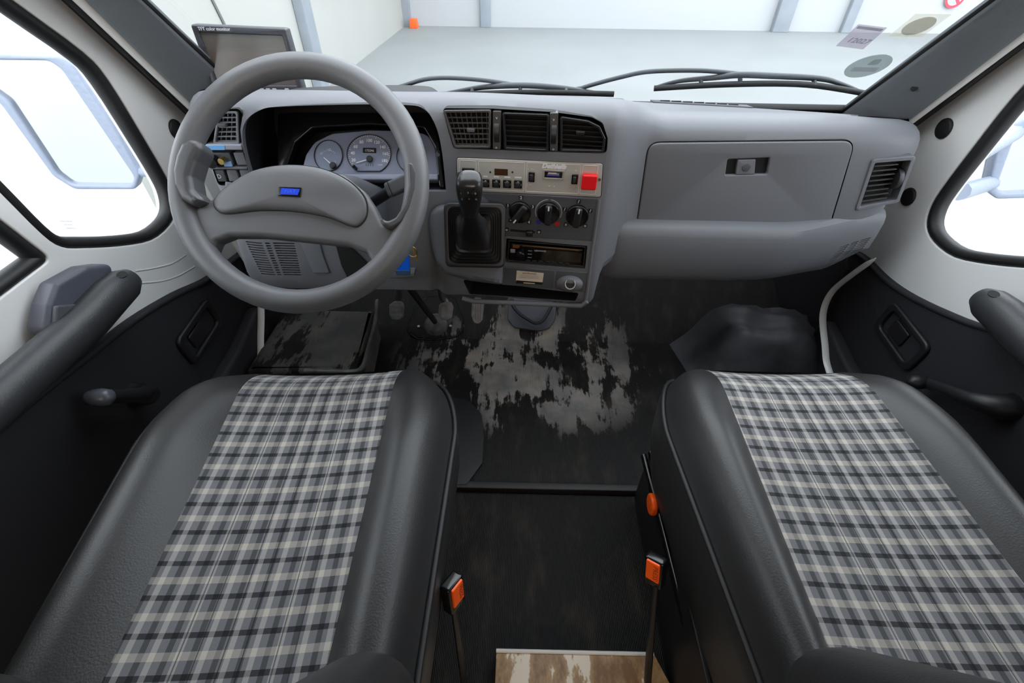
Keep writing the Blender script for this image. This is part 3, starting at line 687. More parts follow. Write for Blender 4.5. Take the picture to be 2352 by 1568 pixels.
CON = Frame((-.05, .8785, 0), (1, -.075, 0), (0, 0, 1))      # centre stack plane (turned a little to the driver)
DRV = Frame((0, .885, 0), (1, 0, 0), (0, 0, 1))              # instrument / switch plane
GLV = Frame((0, .960, 0), (1, 0, 0), (0, 0, 1))              # glovebox plane
KNE = Frame((0, .883, .60), (1, 0, 0), (0, .158, 1))              # knee panel plane
cl_px = [(592, 440), (566, 370), (556, 315), (560, 282), (585, 258), (640, 249), (800, 244), (930, 245), (978, 258), (1003, 300), (1016, 360), (1024, 432), (1010, 442)]
cl_uv = [tuple(p) for p in spl([Vector(q) for q in DRV.pxs([(592, 441), (574, 395), (558, 330), (561, 284), (590, 257), (640, 249), (800, 244), (925, 245), (970, 254), (1000, 292), (1015, 355), (1024, 441)])], 5)]
sw_px = [(505, 252), (546, 250), (556, 262), (552, 300), (556, 330), (580, 424), (500, 428), (472, 350), (468, 300)]
sw_uv = rpoly(DRV.pxs(sw_px), .008)
vent_px = [(1014, 249), (1130, 250), (1270, 258), (1360, 270), (1385, 284), (1396, 318), (1394, 352), (1200, 347), (1042, 342)]
vent_uv = rpoly(CON.pxs(vent_px), [.008, .02, .02, .02, .012, .01, .008, .01, .008])
pan_px = [(1048, 361), (1386, 374), (1381, 454), (1050, 438)]
pan_uv = rpoly(CON.pxs(pan_px), .006)
rad_px = [(1163, 547), (1349, 563), (1344, 616), (1160, 602)]
hv_px = [(1100, 441), (1376, 457), (1362, 553), (1154, 541), (1154, 486)]
pk_px = [(1062, 642), (1330, 672), (1322, 692), (1078, 676)]
gl_uv = rpoly(GLV.pxs([(1488, 326), (1968, 321), (1903, 534), (1458, 534)]), [.025, .03, .004, .004], 6)
lat_px = [(1671, 366), (1768, 362), (1762, 400), (1666, 402)]
rv_uv = rpoly(GLV.pxs([(2003, 366), (2104, 358), (2064, 464), (1963, 484)]), .006)
def box_cut(fr, uv, d, e=.05): return plate_mesh(fr, uv, -d, e, 0)
cuts = [box_cut(DRV, cl_uv, .15), box_cut(DRV, sw_uv, .05), box_cut(CON, vent_uv, .05), box_cut(CON, pan_uv, .006, .03), box_cut(CON, rpoly(CON.pxs(rad_px), .003), .08),
        box_cut(CON, rpoly(CON.pxs(hv_px), .003), .003, .03), box_cut(CON, rpoly(CON.pxs(pk_px), .006), .07), box_cut(GLV, gl_uv, .012), box_cut(GLV, rv_uv, .03)]
# speaker slots in the knee panel under the steering wheel
sl = []
a, b, c_, d_ = [Vector(p) for p in KNE.pxs([(558, 556), (676, 556), (692, 634), (598, 634)])]
NR = 14
for i in range(NR):
    v = (i+.5)/NR
    for u0, u1 in ((0, .36), (.42, .52), (.58, 1.0)):
        p0 = (a*(1-u0)+b*u0)*(1-v)+(d_*(1-u0)+c_*u0)*v; p1 = (a*(1-u1)+b*u1)*(1-v)+(d_*(1-u1)+c_*u1)*v
        sl.append(plate_mesh(KNE, rr((p1-p0).length, .0032, .0012, 2, *((p0+p1)/2)), -.02, .05, 0))
cuts.append(join_meshes(sl))
cut(body, cuts)
# liners
def ring_liner(name, fr, uv, w0, w1, m, parent):
    q = inset(uv, .0006); q2 = inset(uv, .0001)
    return loft(name, [[fr.at(a, b, w) for a, b in p] for p, w in ((q, w1), (q, w0), (q2, w0), (q2, w1), (q, w1))], m, parent, True, False, 50)
ring_liner('binnacle_shade_liner', DRV, cl_uv, -.149, -.012, M_bin, dash)  # shade inside the recess is put into the black liner and back
plate('binnacle_shade_back', DRV, inset(cl_uv, .002), -.150, -.140, M_bin, dash)
ring_liner('vent_recess_liner', CON, vent_uv, -.05, -.003, M_dark, dash); plate('vent_recess_back', CON, inset(vent_uv, .001), -.0499, -.045, M_dark, dash)
ring_liner('switch_recess_liner', DRV, sw_uv, -.05, -.003, M_dark, dash); plate('switch_recess_back', DRV, inset(sw_uv, .001), -.0499, -.046, M_dark, dash)
ring_liner('glovebox_gap', GLV, gl_uv, -.0119, -.002, M_dark, dash); plate('glovebox_gap_back', GLV, inset(gl_uv, .001), -.0119, -.011, M_dark, dash)
plate('speaker_cavity', KNE, [tuple(p) for p in (a, b, c_, d_)], -.022, -.019, M_dark, dash)
# shelf strip with demister slots by the glass
def shelf_pt(x, f): return V(x, 1.197-.05*(abs(x)/.75)**2-.048*f, .7285-.014*max(0, x/.75)+.006*f)
for x0, x1, slots in ((.235, .455, 7), (-.02, .17, 0)):
    g = [[shelf_pt(x0+(x1-x0)*i/8, .15+.75*j)+V(0, 0, .0012) for j in range(2)] for i in range(9)]
    dg_ = grid('demister_grille', g, M_dash2, dash); so = dg_.modifiers.new('t', 'SOLIDIFY'); so.thickness = .003
    for i in range(slots):
        xa = x0+.02+(x1-x0-.04)*i/7; p = shelf_pt(xa+.010, .45)
        plate('slot', Frame(p, (1, 0, 0), (0, 1, -.1)), rr(.022, .006, .002), .0005, .0030, M_dark, dg_)

# knee panel details under the wheel
ln = KNE.pxs([(690, 555), (705, 590), (720, 626), (757, 626), (742, 585), (735, 556)])
plate('fuse_cover', KNE, rpoly(ln, .003), -.004, .0022, M_dash, dash, .001)

# --- instrument cluster
clu = Frame((-.38, .908, .642), (1, 0, 0), (0, .8, 1))
ic = plate('instrument_cluster', clu, rpoly(clu.pxs([(690, 402), (702, 355), (722, 326), (762, 306), (850, 298), (940, 300), (985, 308), (1002, 345), (1010, 415), (770, 416)]), [.02, .03, .03, .04, .04, .04, .04, .03, .008, .02]), -.02, 0, M_gauge, dash, .003)
plate('lens_hood', clu, rpoly(clu.pxs([(640, 262), (985, 262), (1012, 330), (1022, 432), (1010, 432), (1000, 340), (975, 296), (850, 288), (720, 296), (680, 330), (655, 400), (640, 400)]), .01), -.02, .006, M_gloss, ic, .003)
plate('sill_strip', clu, rpoly(clu.pxs([(770, 402), (1008, 402), (1008, 416), (775, 416)]), .003), 0, .010, mat('gauge_sill', None, .4, lincol=(.26, .28, .36)), ic, .003)
def gauge(cx, cy, rx, ry, flat=0):
    c0 = Vector(clu.px(cx, cy)); e1 = Vector(clu.px(cx+rx, cy))-c0; e2 = Vector(clu.px(cx, cy-ry))-c0
    pts = []
    for k in range(48):
        t = 2*math.pi*k/48; s_ = math.sin(t)
        if flat and s_ < -flat: s_ = -flat
        pts.append(tuple(c0+e1*math.cos(t)*(1.0)+e2*s_))
    plate('dial_ring', clu, pts, 0, .003, M_bin, ic, 0, [inset(pts, .0012)])
    plate('dial_face', clu, inset(pts, .0012), -.001, .0008, mat('dial_face', None, .45, lincol=(.20, .225, .32)), ic)
    return c0, e1.length, e2.length
def needle(c0, ang, l, tail=.004):
    d = Vector((math.cos(ang), math.sin(ang))); n = Vector((-d.y, d.x))
    plate('needle', clu, [tuple(c0-d*tail+n*.0012), tuple(c0+d*l+n*.0006), tuple(c0+d*l-n*.0006), tuple(c0-d*tail-n*.0012)], .004, .0048, M_print, ic)
    plate('needle_hub', clu, circ(.0065, 18, *c0), .001, .0070, M_black, ic, .002)
g1, r1, q1 = gauge(755, 358, 33, 36); g2, r2, q2 = gauge(848, 355, 51, 46, .86); g3, r3, q3 = gauge(944, 360, 33, 36)
for i, n_ in enumerate(('20', '40', '60', '80', '100', '120', '140', '160', '180')):
    t = math.radians(200-27.5*i); text('dial_number', n_, clu, .0085, M_print, ic, g2.x+r2*.74*math.cos(t), g2.y+q2*.74*math.sin(t)-.002, .001, bold=.0002)
for i in range(41):
    t = math.radians(212-(212+25)*i/40); rr0 = .90 if i % 4 else .85
    p0 = (g2.x+r2*rr0*math.cos(t), g2.y+q2*rr0*math.sin(t)); p1 = (g2.x+r2*.97*math.cos(t), g2.y+q2*.97*math.sin(t))
    if math.sin(t) < -.8: continue
    fr_ = clu.sub((p0[0]+p1[0])/2, (p0[1]+p1[1])/2, 0, t); plate('dial_tick', fr_, rr(math.dist(p0, p1), .0007, 0), .0008, .0011, M_print, ic)
needle(g2+Vector((.002, -.010)), math.radians(197), .028); needle(g1+Vector((.010, -.020)), math.radians(140), .024); needle(g3+Vector((.010, -.020)), math.radians(140), .024)
ow = clu.sub(g2.x+.001, g2.y+.008, 0)
plate('odometer_window', ow, rr(.027, .010, .001), .0006, .0016, M_dark, ic); text('odometer_digits', '172246', ow, .0062, M_print, ic, 0, -.0008, .0018)
text('trip_digits', '1111', ow, .007, M_black, ic, 0, -.029, .001, sx=1.3); text('unit_mark', 'km/h', ow, .0045, M_print, ic, .022, -.028, .001)
for (s_, c0, du, dv) in (('0', g1, -.015, .004), ('1/2', g1, .001, .012), ('1', g1, .014, -.012), ('50', g3, -.012, .006)):
    text('dial_number', s_, clu, .006, M_print, ic, c0.x+du, c0.y+dv, .001)
for c0 in (g1, g3):
    for i in range(9):
        t = math.radians(150-110*i/8); fr_ = clu.sub(c0.x+r1*.55*math.cos(t), c0.y-.003+q1*.45*math.sin(t), 0, t); plate('dial_tick', fr_, rr(.003, .0006, 0), .0008, .0011, M_print, ic)
pk = Vector(clu.px(818, 387)); tube('trip_reset_knob', [clu.at(*pk, 0), clu.at(*pk, .012)], .0035, M_gloss, ic, False, 12)
plate('bezel_screw', DRV, circ(.004, 12, *DRV.px(1006, 354, -.02)), -.03, -.018, M_metal, dash)

# --- air vents
def slat_row(fr, pl, pr, n, parent, m, w0, depth=.016, th=.0022, tilt=-.10, skip=()):
    """horizontal vanes between a left and a right edge (pairs of uv points, top to bottom)"""
    for i in range(n):
        if i in skip: continue
        v = (i+.5)/n; a = Vector(pl[0])*(1-v)+Vector(pl[1])*v; b = Vector(pr[0])*(1-v)+Vector(pr[1])*v
        A = fr.at(a.x, a.y, w0); B = fr.at(b.x, b.y, w0); d = (-fr.n+fr.uy*tilt).normalized()*depth; t = fr.uy*th
        vs = [A, B, B+d, A+d, A+t, B+t, B+d+t, A+d+t]
        mk('slat', vs, [(0, 1, 2, 3), (4, 7, 6, 5), (0, 4, 5, 1), (1, 5, 6, 2), (2, 6, 7, 3), (3, 7, 4, 0)], m, parent)
def vent(name, fr, px, m, n, w=0.002, edge=.0042, r=.004, vbars=0, skip=(), tab=None, depth=.006, label=None):
    o = ring(name, fr, fr.pxs(px), r, edge, -.03, w, m, dash, label=label)
    P = fr.pxs(px)
    slat_row(fr, (P[0], P[-1]), (P[1], P[2]), n, o, m, w-.004, depth, skip=skip)
    for i in range(vbars):
        u = (i+1)/(vbars+1); a = Vector(P[0])*(1-u)+Vector(P[1])*u; b = Vector(P[-1])*(1-u)+Vector(P[2])*u
        A = fr.at(a.x, a.y, w-.008); B = fr.at(b.x, b.y, w-.008); t = fr.ux*.0016; d = -fr.n*.012
        mk('vane', [A, A+t, B+t, B, A+d, A+t+d, B+t+d, B+d], [(0, 1, 2, 3), (4, 7, 6, 5), (0, 4, 5, 1), (1, 5, 6, 2), (2, 6, 7, 3), (3, 7, 4, 0)], m, o)
    if tab: plate('vane_tab', fr, rr(.014, .006, .001, 2, *fr.px(*tab)), w-.006, w+.003, M_dash2, o, .001)
    return o
M_vent = mat('vent_dark_grey', (72, 70, 70), .4, .1, 500); M_ventb = mat('vent_black', (34, 34, 37), .28)
vent('air_vent', CON, [(1017, 253), (1128, 252), (1127, 340), (1044, 339)], M_vent, 7, vbars=8, tab=(1082, 298), label='grey square-gridded air vent')
vent('air_vent', CON, [(1154, 258), (1262, 262), (1260, 348), (1158, 343)], M_ventb, 7, depth=.009)
vent('air_vent', CON, [(1288, 268), (1366, 280), (1392, 300), (1390, 348), (1286, 348)], M_ventb, 7, depth=.009, tab=(1333, 305)) if False else None
P3 = [(1287, 267), (1352, 277), (1378, 290), (1391, 318), (1387, 350), (1286, 348)]
v3 = ring('air_vent', CON, CON.pxs(P3), .004, .0042, -.03, .002, M_ventb, dash)
for i, (yl, xr_, yr_) in enumerate(((278, 1352, 283), (289, 1376, 295), (300, 1383, 307), (311, 1387, 318), (322, 1388, 329), (333, 1386, 339), (343, 1385, 347))):
    A = CON.at(*CON.px(1289, yl), -.002); B = CON.at(*CON.px(xr_, yr_), -.002); d = (-CON.n-CON.uy*.10).normalized()*.009; t = CON.uy*.0022
    mk('slat', [A, B, B+d, A+d, A+t, B+t, B+d+t, A+d+t], [(0, 1, 2, 3), (4, 7, 6, 5), (0, 4, 5, 1), (1, 5, 6, 2), (2, 6, 7, 3), (3, 7, 4, 0)], M_ventb, v3)
plate('vane_tab', CON, rr(.016, .006, .001, 2, *CON.px(1333, 305)), -.004, .003, M_ventb, v3, .001)
for x, y in ((1141, 303), (1272, 307)):
    o = plate('vent_dial_strip', CON, rpoly(CON.pxs([(x-9, y-48), (x+10, y-48), (x+9, y+40), (x-9, y+39)]), .002), -.02, .001, M_vent, dash, .001)
    cwh = CON.px(x, y+2); pts = []
    fr_ = Frame(CON.at(cwh[0], cwh[1], -.012), CON.n, CON.uy)
    plate('thumbwheel', fr_, circ(.021, 36), -.0048, .0048, M_black, o, .0008)
    text('dial_mark', 'o', CON, .007, M_print, o, *CON.px(x-1, y+35), .001); text('dial_mark', 'v', CON, .008, M_print, o, *CON.px(x, y-33), .001)
# driver side vent and switch bank
vent('air_vent', DRV, [(497, 258), (544, 257), (547, 334), (486, 334)], mat('vent_light', None, .45, lincol=(.17, .175, .20)), 7, -.004, edge=.004, tab=(508, 289), vbars=4, label='driver side vent with light slats')
sb = plate('switch_surround', DRV, rpoly(DRV.pxs([(470, 332), (554, 332), (557, 345), (474, 345)]), .002), -.03, .0, mat('strip_silver', None, .4, lincol=(.30, .31, .36)), dash, .002)
plate('blue_tape', DRV, DRV.pxs([(470, 334), (516, 334), (517, 344), (472, 344)]), .0, .001, mat('light_blue_tape', (105, 170, 228), .4), sb)
plate('switch_divider', DRV, rpoly(DRV.pxs([(482, 385), (566, 385), (568, 390), (484, 390)]), .001), -.03, -.002, M_dash, dash, .001)
for nm, q in (('switch', [(475, 353), (524, 353), (535, 382), (484, 382)]), ('switch_blank', [(532, 353), (556, 353), (566, 382), (542, 382)]),
              ('switch', [(488, 393), (510, 393), (519, 420), (498, 420)]), ('switch_blank', [(516, 393), (540, 393), (548, 418), (524, 420)]), ('switch_blank', [(546, 393), (568, 393), (575, 412), (553, 416)])):
    o = plate(nm, DRV, rpoly(DRV.pxs(q), .002), -.04, -.005, M_dash2 if nm == 'switch' else M_dash, dash, .002)
    if q[0][0] == 475:
        c0 = DRV.at(*DRV.px(493, 367, -.005), -.005); tube('key_barrel', [c0, c0+DRV.n*.016], .011, M_gloss, o, False, 18)
        c1 = DRV.at(*DRV.px(514, 366, -.005), -.005); tube('brass_key', [c1, c1+DRV.n*.012], .006, mat('brass', (210, 180, 110), .3, metal=1), o, False, 12)
        plate('blue_tag', DRV, DRV.pxs([(513, 373), (530, 371), (534, 382), (516, 382)], -.003), -.005, -.002, mat('pale_blue_plastic', (150, 190, 240), .4), o)
    if q[0][0] == 488: text('lamp_symbol', 'D', DRV, .012, M_print, o, *DRV.px(503, 406, -.004), -.005)
# passenger end vent
rvo = ring('air_vent', GLV, GLV.pxs([(2003, 366), (2104, 358), (2064, 464), (1963, 484)]), .006, .0075, -.02, .002, M_dash, dash, label='passenger end vent with diagonal edges')
plate('vent_back', GLV, GLV.pxs([(2005, 372), (2092, 364), (2060, 464), (1968, 478)]), -.029, -.026, M_dark, rvo)
for i in range(8):
    v = (i+.5)/8; A2 = Vector((2012, 378))*(1-v)+Vector((1979, 470))*v; B2 = Vector((2066, 374))*(1-v)+Vector((2036, 462))*v
    A = GLV.at(*GLV.px(*A2), -.002); B = GLV.at(*GLV.px(*B2), -.002); d = (-GLV.n-GLV.uy*.1).normalized()*.006; t = GLV.uy*.002
    mk('slat', [A, B, B+d, A+d, A+t, B+t, B+d+t, A+d+t], [(0, 1, 2, 3), (4, 7, 6, 5), (0, 4, 5, 1), (1, 5, 6, 2), (2, 6, 7, 3), (3, 7, 4, 0)], M_vent, rvo)
cw = GLV.px(2060, 414); frw = Frame(GLV.at(cw[0], cw[1], -.010), GLV.n, GLV.uy); plate('thumbwheel', frw, circ(.022, 30), -.005, .005, M_black, rvo, .001)

# --- glovebox
gb_out = inset(gl_uv, .0024); lh = rpoly(GLV.pxs(lat_px), .003)
gd = plate('glovebox_door', GLV, gb_out, -.010, .001, M_dash, dash, .003, [lh], 3)
plate('latch_recess', GLV, inset(lh, -.002), -.0095, -.007, M_dark, gd)
lb = plate('latch_button', GLV, rpoly(GLV.pxs([(1695, 367), (1736, 366), (1733, 400), (1690, 401)]), .002), -.008, .0005, M_dash, gd, .0015)
plate('lock_barrel', GLV, circ(.0085, 24, *GLV.px(1714, 384)), 0, .002, M_dash2, gd, .001)
# --- lower bin
rings = []
for i in range(41):
    f = i/40; x = .118+(.772-.118)*f; rd = .05 if f < .5 else .028; e = min(x-.118, .772-x)
    r_ = (1-math.sqrt(max(0, 1-((rd-e)/rd)**2))) if e < rd else 0
    tp = .538+.022*sst(.50, .74, x)-.03*r_*(1 if x < .4 else .3); fy = .922+(.055 if x < .4 else .03)*r_+.048*sst(.50, .78, x); bt = .370+.016*sst(.42, .68, x)+.045*sst(.67, .775, x)+.01*r_
    rings.append([V(x, a, b) for a, b in [(1.05, tp), (fy+.030, tp), (fy+.015, tp-.002), (fy+.005, tp-.010), (fy, tp-.024), (fy-.001, tp-.055), (fy+.001, tp-.09), (fy+.008, bt+.045), (fy+.022, bt+.020), (fy+.045, bt+.005), (fy+.08, bt), (1.05, bt)]])
bn = loft('lower_bin', rings, M_dash, dash, True, True, 45)
FB = Frame((.66, .952, .49), (1, .16, 0), (0, 0, 1)); sl = []
qa, qb, qc, qd = [Vector(p) for p in FB.pxs([(1932, 566), (2003, 544), (1962, 606), (1885, 632)])]
for i in range(13):
    v = (i+.5)/13
    for u0, u1 in ((0, .30), (.36, .62), (.68, 1.0)):
        p0 = (qa*(1-u0)+qb*u0)*(1-v)+(qd*(1-u0)+qc*u0)*v; p1 = (qa*(1-u1)+qb*u1)*(1-v)+(qd*(1-u1)+qc*u1)*v; dd = p1-p0
        sl.append(plate_mesh(FB.sub((p0.x+p1.x)/2, (p0.y+p1.y)/2, 0, math.atan2(dd.y, dd.x)), rr(dd.length, .003, .001, 2), -.03, .05, 0))
cut(bn, [join_meshes(sl)])

# --- heater panel
hv = plate('heater_panel', CON, rpoly(CON.pxs(hv_px), .003), -.003, .0015, M_dash2, dash, .001, label='dark heater control panel with three knobs')
def knob(x, y, rot):
    c0 = CON.px(x, y); f2 = CON.sub(c0[0], c0[1], .0015, rot)
    k = plate('heater_knob', f2, circ(.0225, 36), 0, .010, M_gloss, hv, .002)
    plate('knob_grip', f2, rr(.014, .043, .006), .009, .020, M_black, k, .004)
    plate('pointer', f2, rr(.003, .009, .001, 2, 0, .016), .0195, .0206, M_print, k)
knob(1195, 484, math.radians(145)); knob(1260, 486, 0); knob(1326, 492, math.radians(-6))
for s_, x, y in (('1', 1167, 471), ('2', 1197, 453), ('3', 1224, 474), ('4', 1215, 509), ('\u2022', 1173, 505), ('/', 1329, 462), ('/', 1297, 480), ('/', 1356, 483), ('x', 1300, 514), ('o', 1344, 517), ('o', 1164, 526), ('o', 1238, 531)):
    c0 = CON.px(x, y); plate('symbol_tile', CON, rr(.0085, .0085, .001, 2, *c0), .0013, .0022, M_black, hv)
    text('symbol', s_, CON, .0085, M_print, hv, c0[0], c0[1], .0022, bold=.0002)
plate('cold_mark', CON, rr(.009, .009, .001, 2, *CON.px(1237, 509)), .001, .0022, mat('mark_blue', (45, 50, 150), .5), hv)
plate('warm_mark', CON, rr(.009, .009, .001, 2, *CON.px(1280, 513)), .001, .0022, mat('mark_red', (205, 40, 32), .5), hv)
kc = Vector(CON.px(1260, 486))
for t0, t1 in ((205, 95), (83, -25)):
    arc = [(kc.x+r*math.cos(math.radians(t)), kc.y+r*math.sin(math.radians(t))) for r, seq in ((.0275, range(13)), (.0255, range(12, -1, -1))) for t in [t0+(t1-t0)*i/12 for i in seq]]
    plate('temperature_arc', CON, arc, .001, .002, M_pgrey, hv)
plate('slider_slot', CON, rpoly(CON.pxs([(1172, 525), (1229, 530), (1229, 535), (1172, 530)]), .001), .001, .0018, M_dark, hv)
plate('slider_grip', CON, rr(.014, .011, .002, 3, *CON.px(1217, 532)), .001, .012, M_black, hv, .002)
# ashtray flap, lighter panel, pocket
af = plate('ashtray_flap', CON, rpoly(CON.pxs([(1153, 611), (1275, 619), (1270, 662), (1152, 652)]), .002), -.002, .0035, M_dash2, dash, .0015)
lbq = [(1187, 621), (1249, 627), (1246, 649), (1185, 645)]
st_ = plate('notice_label', CON, CON.pxs(lbq, .0035), .0035, .0041, mat('notice_beige', (224, 208, 192), .6), af, label='cream ACHTUNG notice label')
f3 = CON.sub(*CON.px(1216, 635, .0041), .0041)
text('notice_text', 'ACHTUNG!', f3, .006, M_black, st_, 0, .008)
for dv_, w_ in ((.0025, .040), (-.0008, .044), (-.0040, .043)): plate('printed_line', f3, rr(w_, .0009, 0, 2, 0, dv_), .0001, .0003, M_pgrey, st_)
plate('notice_bar', CON, CON.pxs([(1186, 643), (1247, 648), (1246, 653), (1185, 650)], .0035), .0036, .0044, M_black, af)
plate('printed_line', f3, rr(.026, .0018, 0, 2, 0, -.0175), .0004, .0009, mat('notice_yellow', (225, 205, 150), .5), st_)
lp_ = plate('lighter_panel', CON, rpoly(CON.pxs([(1278, 619), (1349, 624), (1342, 668), (1273, 662)]), .002), -.002, .0035, M_dash2, dash, .0015)
c0 = CON.at(*CON.px(1309, 646), .003)
loft('lighter_boss', [[c0+CON.ux*(a*s_*math.cos(t))+CON.uy*(b*s_*math.sin(t)-.006*(1-s_)*0+o_)+CON.n*w for t in [2*math.pi*i/20 for i in range(20)]] for a, b, s_, w, o_ in ((.030, .022, 1, 0, -.004), (.028, .020, 1, .008, -.002), (.016, .015, 1, .016, .004), (.0135, .0125, 1, .017, .005))], M_dash, lp_)
l2 = c0+CON.n*.016+CON.uy*.006; ft = Frame(l2, CON.ux, CON.uy+CON.n*-.5)
plate('lighter_ring', ft, circ(.0125, 24), 0, .005, M_metal, lp_, .001, [circ(.0095, 24)]); plate('lighter_plug', ft, circ(.0095, 20), -.002, .002, M_dark, lp_)
ring_liner('pocket_liner', CON, rpoly(CON.pxs(pk_px), .006), -.069, -.002, M_dark, dash)
pf = [Vector(p) for p in CON.pxs([(1062, 683), (1090, 690), (1335, 700), (1348, 690)])]
tube('pocket_lip', [CON.at(p.x, p.y, .003) for p in pf], .006, M_dash, dash, False, 10)
tube('console_edge_roll', [CON.at(*CON.px(x, y), .0) for x, y in ((1376, 458), (1368, 520), (1360, 570), (1352, 640), (1345, 690))], .004, M_dash, dash, False, 8)

# ------------------------------------------------------------------ gear lever
GH = Frame((-.16, .822, .53), (1, 0, 0), (0, .40, 1))
gh_px = [(982, 520), (986, 488), (1002, 473), (1060, 466), (1130, 474), (1152, 482), (1153, 657), (1080, 648), (1022, 632), (1000, 606), (990, 570)]
gh = plate('gear_housing', GH, rpoly(GH.pxs(gh_px), [.02, .02, .02, .02, .02, .012, .006, .02, .03, .03, .03]), -.085, 0, M_dash2, dash, .014, (), 4)
gear = thing('gear_lever', GH.at(*GH.px(1090, 560)), 'black gear lever with pleated rubber gaiter beside the steering wheel', 'gear lever')
b0 = Vector(GH.px(1091, 541)); base = GH.at(b0.x, b0.y, 0); kc = U(1078, 470, Y=.745); ktop = U(1077, 405, Y=.735)
fw_, fh_ = .112, .118
plate('gaiter_frame', GH.sub(b0.x, b0.y), rr(fw_+.010, fh_+.010, .014, 5), -.002, .006, M_black, gear, .004, [rr(fw_-.012, fh_-.012, .012, 5)])
def sqring(cen, ux, uy, w, h, r): return [cen+ux*a+uy*b for a, b in rr(w, h, r, 4)]
rings = []; steps = 5
for i in range(steps):
    f = i/steps; f2 = (i+.75)/steps; s0 = 1-.40*f; s1 = 1-.40*f2
    z0 = .004+.020*f
    rings.append(sqring(GH.at(b0.x, b0.y+.010*f, z0), GH.ux, GH.uy, fw_*s0*.93, fh_*s0*.93, .014)); rings.append(sqring(GH.at(b0.x, b0.y+.010*f, z0+.0065), GH.ux, GH.uy, fw_*s0*.93, fh_*s0*.93, .014))
    rings.append(sqring(GH.at(b0.x, b0.y+.010*f2, z0+.003), GH.ux, GH.uy, fw_*s1*.95, fh_*s1*.95, .012))
ax = (ktop-base).normalized(); ux2 = GH.ux; uy2 = (ax.cross(GH.ux)); uy2 = -uy2 if uy2.dot(GH.uy) < 0 else uy2
kb = base+(kc-base)*.80
for f, w, h in ((.25, .056, .058), (.45, .044, .042), (.75, .030, .030), (1.0, .025, .025)):
    cen = base+(kb-base)*f; um = GH.uy*(1-f)+uy2*f
    rings.append(sqring(cen, GH.ux, um.normalized(), w, h, w*.42))
loft('gaiter', rings, M_rub, gear, True, False, 40)
rings = []
L_ = (ktop-kb)
for f, w, d in ((0, .026, .026), (.08, .030, .030), (.30, .036, .034), (.55, .043, .038), (.78, .045, .040), (.92, .041, .036), (.98, .032, .027), (1.0, .014, .012)):
    rings.append(sqring(kb+L_*f, GH.ux, uy2, w, d, w*.40))
kn = loft('gear_knob', rings, M_gloss if False else mat('gear_knob_black', (36, 36, 37), .25), gear, True, True, 60)
fk = Frame(kb+L_*.76+uy2*-.0205, GH.ux, ax)
for s_, u, v in (('1', -.012, .008), ('3', 0, .010), ('5', .012, .008), ('2', -.012, -.008), ('4', 0, -.007), ('R', .012, -.008)): text('shift_mark', s_, fk, .0065, M_pgrey, kn, u, v, .0006)

# ------------------------------------------------------------------ living-area control panel in the centre stack
cp = thing('control_panel', CON.at(*CON.px(1215, 450)), 'silver switch panel with red button in the centre of the dash', 'control panel')
fp = inset(rpoly(CON.pxs(pan_px), .006), .0012)
plate('faceplate', CON, fp, -.0055, .001, M_head, cp, .001)
def outline(px, w=.0008):
    uv = rpoly(CON.pxs(px, .001), .003); plate('printed_outline', CON, uv, .001, .00135, M_print, cp, 0, [inset(uv, w)])
outline([(1056, 367), (1094, 369), (1096, 434), (1054, 434)]); outline([(1098, 369), (1206, 373), (1203, 439), (1101, 435)])
outline([(1210, 373), (1335, 378), (1328, 445), (1207, 440)]); outline([(1339, 379), (1375, 380), (1367, 447), (1331, 445)])
f4 = CON.sub(*CON.px(1272, 382, .001), .001, 0)
text('brand_lettering', 'Dethleffs', f4, .0125, M_print, cp, 0, 0, .0002, bold=.0007, shear=.3)
def rocker(x, y, w=.012, h=.019, m=M_black, inner=True, nm='rocker_switch'):
    c0 = CON.px(x, y, .001); o = plate(nm, CON, rr(w, h, .0012, 3, *c0), .0, .004, M_gloss, cp, .0008)
    if inner: plate('rocker', CON, rr(w*.62, h*.70, .0016, 3, *c0), .003, .008, m, o, .002)
    return o
rocker(1221, 406); rocker(1320, 411)
o = rocker(1076, 395, .024, .016, mat('switch_slate', (62, 68, 82), .4))
for i, x in enumerate((1115, 1140, 1165, 1190)):
    y = 420+.9*i*1.0; o = rocker(x, y, .016, .016, M_black, True, 'push_switch'); text('switch_mark', '-', CON, .008, M_print, o, *CON.px(x, y-6, .004), .0042, bold=.0003); text('switch_mark', ':', CON, .007, M_print, o, *CON.px(x+7, y+1, .004), .0042)
    plate('switch_caption', CON, rr((.008, .010, .011, .013)[i], .0022, 0, 2, *CON.px(x, y-15, .001)), .001, .0013, M_print, cp)
rd = plate('readout_window', CON, rr(.026, .0125, .0008, 2, *CON.px(1151, 395, .001)), .0005, .0016, mat('readout_brown', (66, 42, 26), .15), cp)
for x in (1126, 1177): plate('panel_screw', CON, circ(.0018, 12, *CON.px(x, 395, .001)), .0008, .002, M_dark, cp)
for x, y in ((1054, 398), (1377, 412)): plate('panel_screw', CON, circ(.0028, 12, *CON.px(x, y, .001)), .0008, .0024, M_metal, cp)
mc = CON.px(1271, 401, .001); mt = plate('battery_meter', CON, rr(.042, .019, .001, 2, *mc), .0008, .003, mat('meter_frame', (150, 145, 138), .4), cp, .0008, [rr(.034, .012, .0005, 2, *mc)])
plate('meter_scale', CON, rr(.034, .012, .0005, 2, *mc), .0006, .0012, mat('meter_dark', (30, 26, 40), .3), mt)
for dv, m_, w_ in ((.0032, M_print, .020), (.0012, mat('meter_pink', (190, 150, 160), .5), .022), (-.0015, mat('meter_blue', (70, 90, 190), .5), .024)): plate('scale_stripe', CON, rr(w_, .0018, 0, 2, mc[0], mc[1]+dv), .0012, .0016, m_, mt)
plate('scale_green', CON, rr(.006, .0018, 0, 2, mc[0]+.009, mc[1]+.0032), .0014, .0018, mat('meter_green', (60, 150, 110), .5), mt)
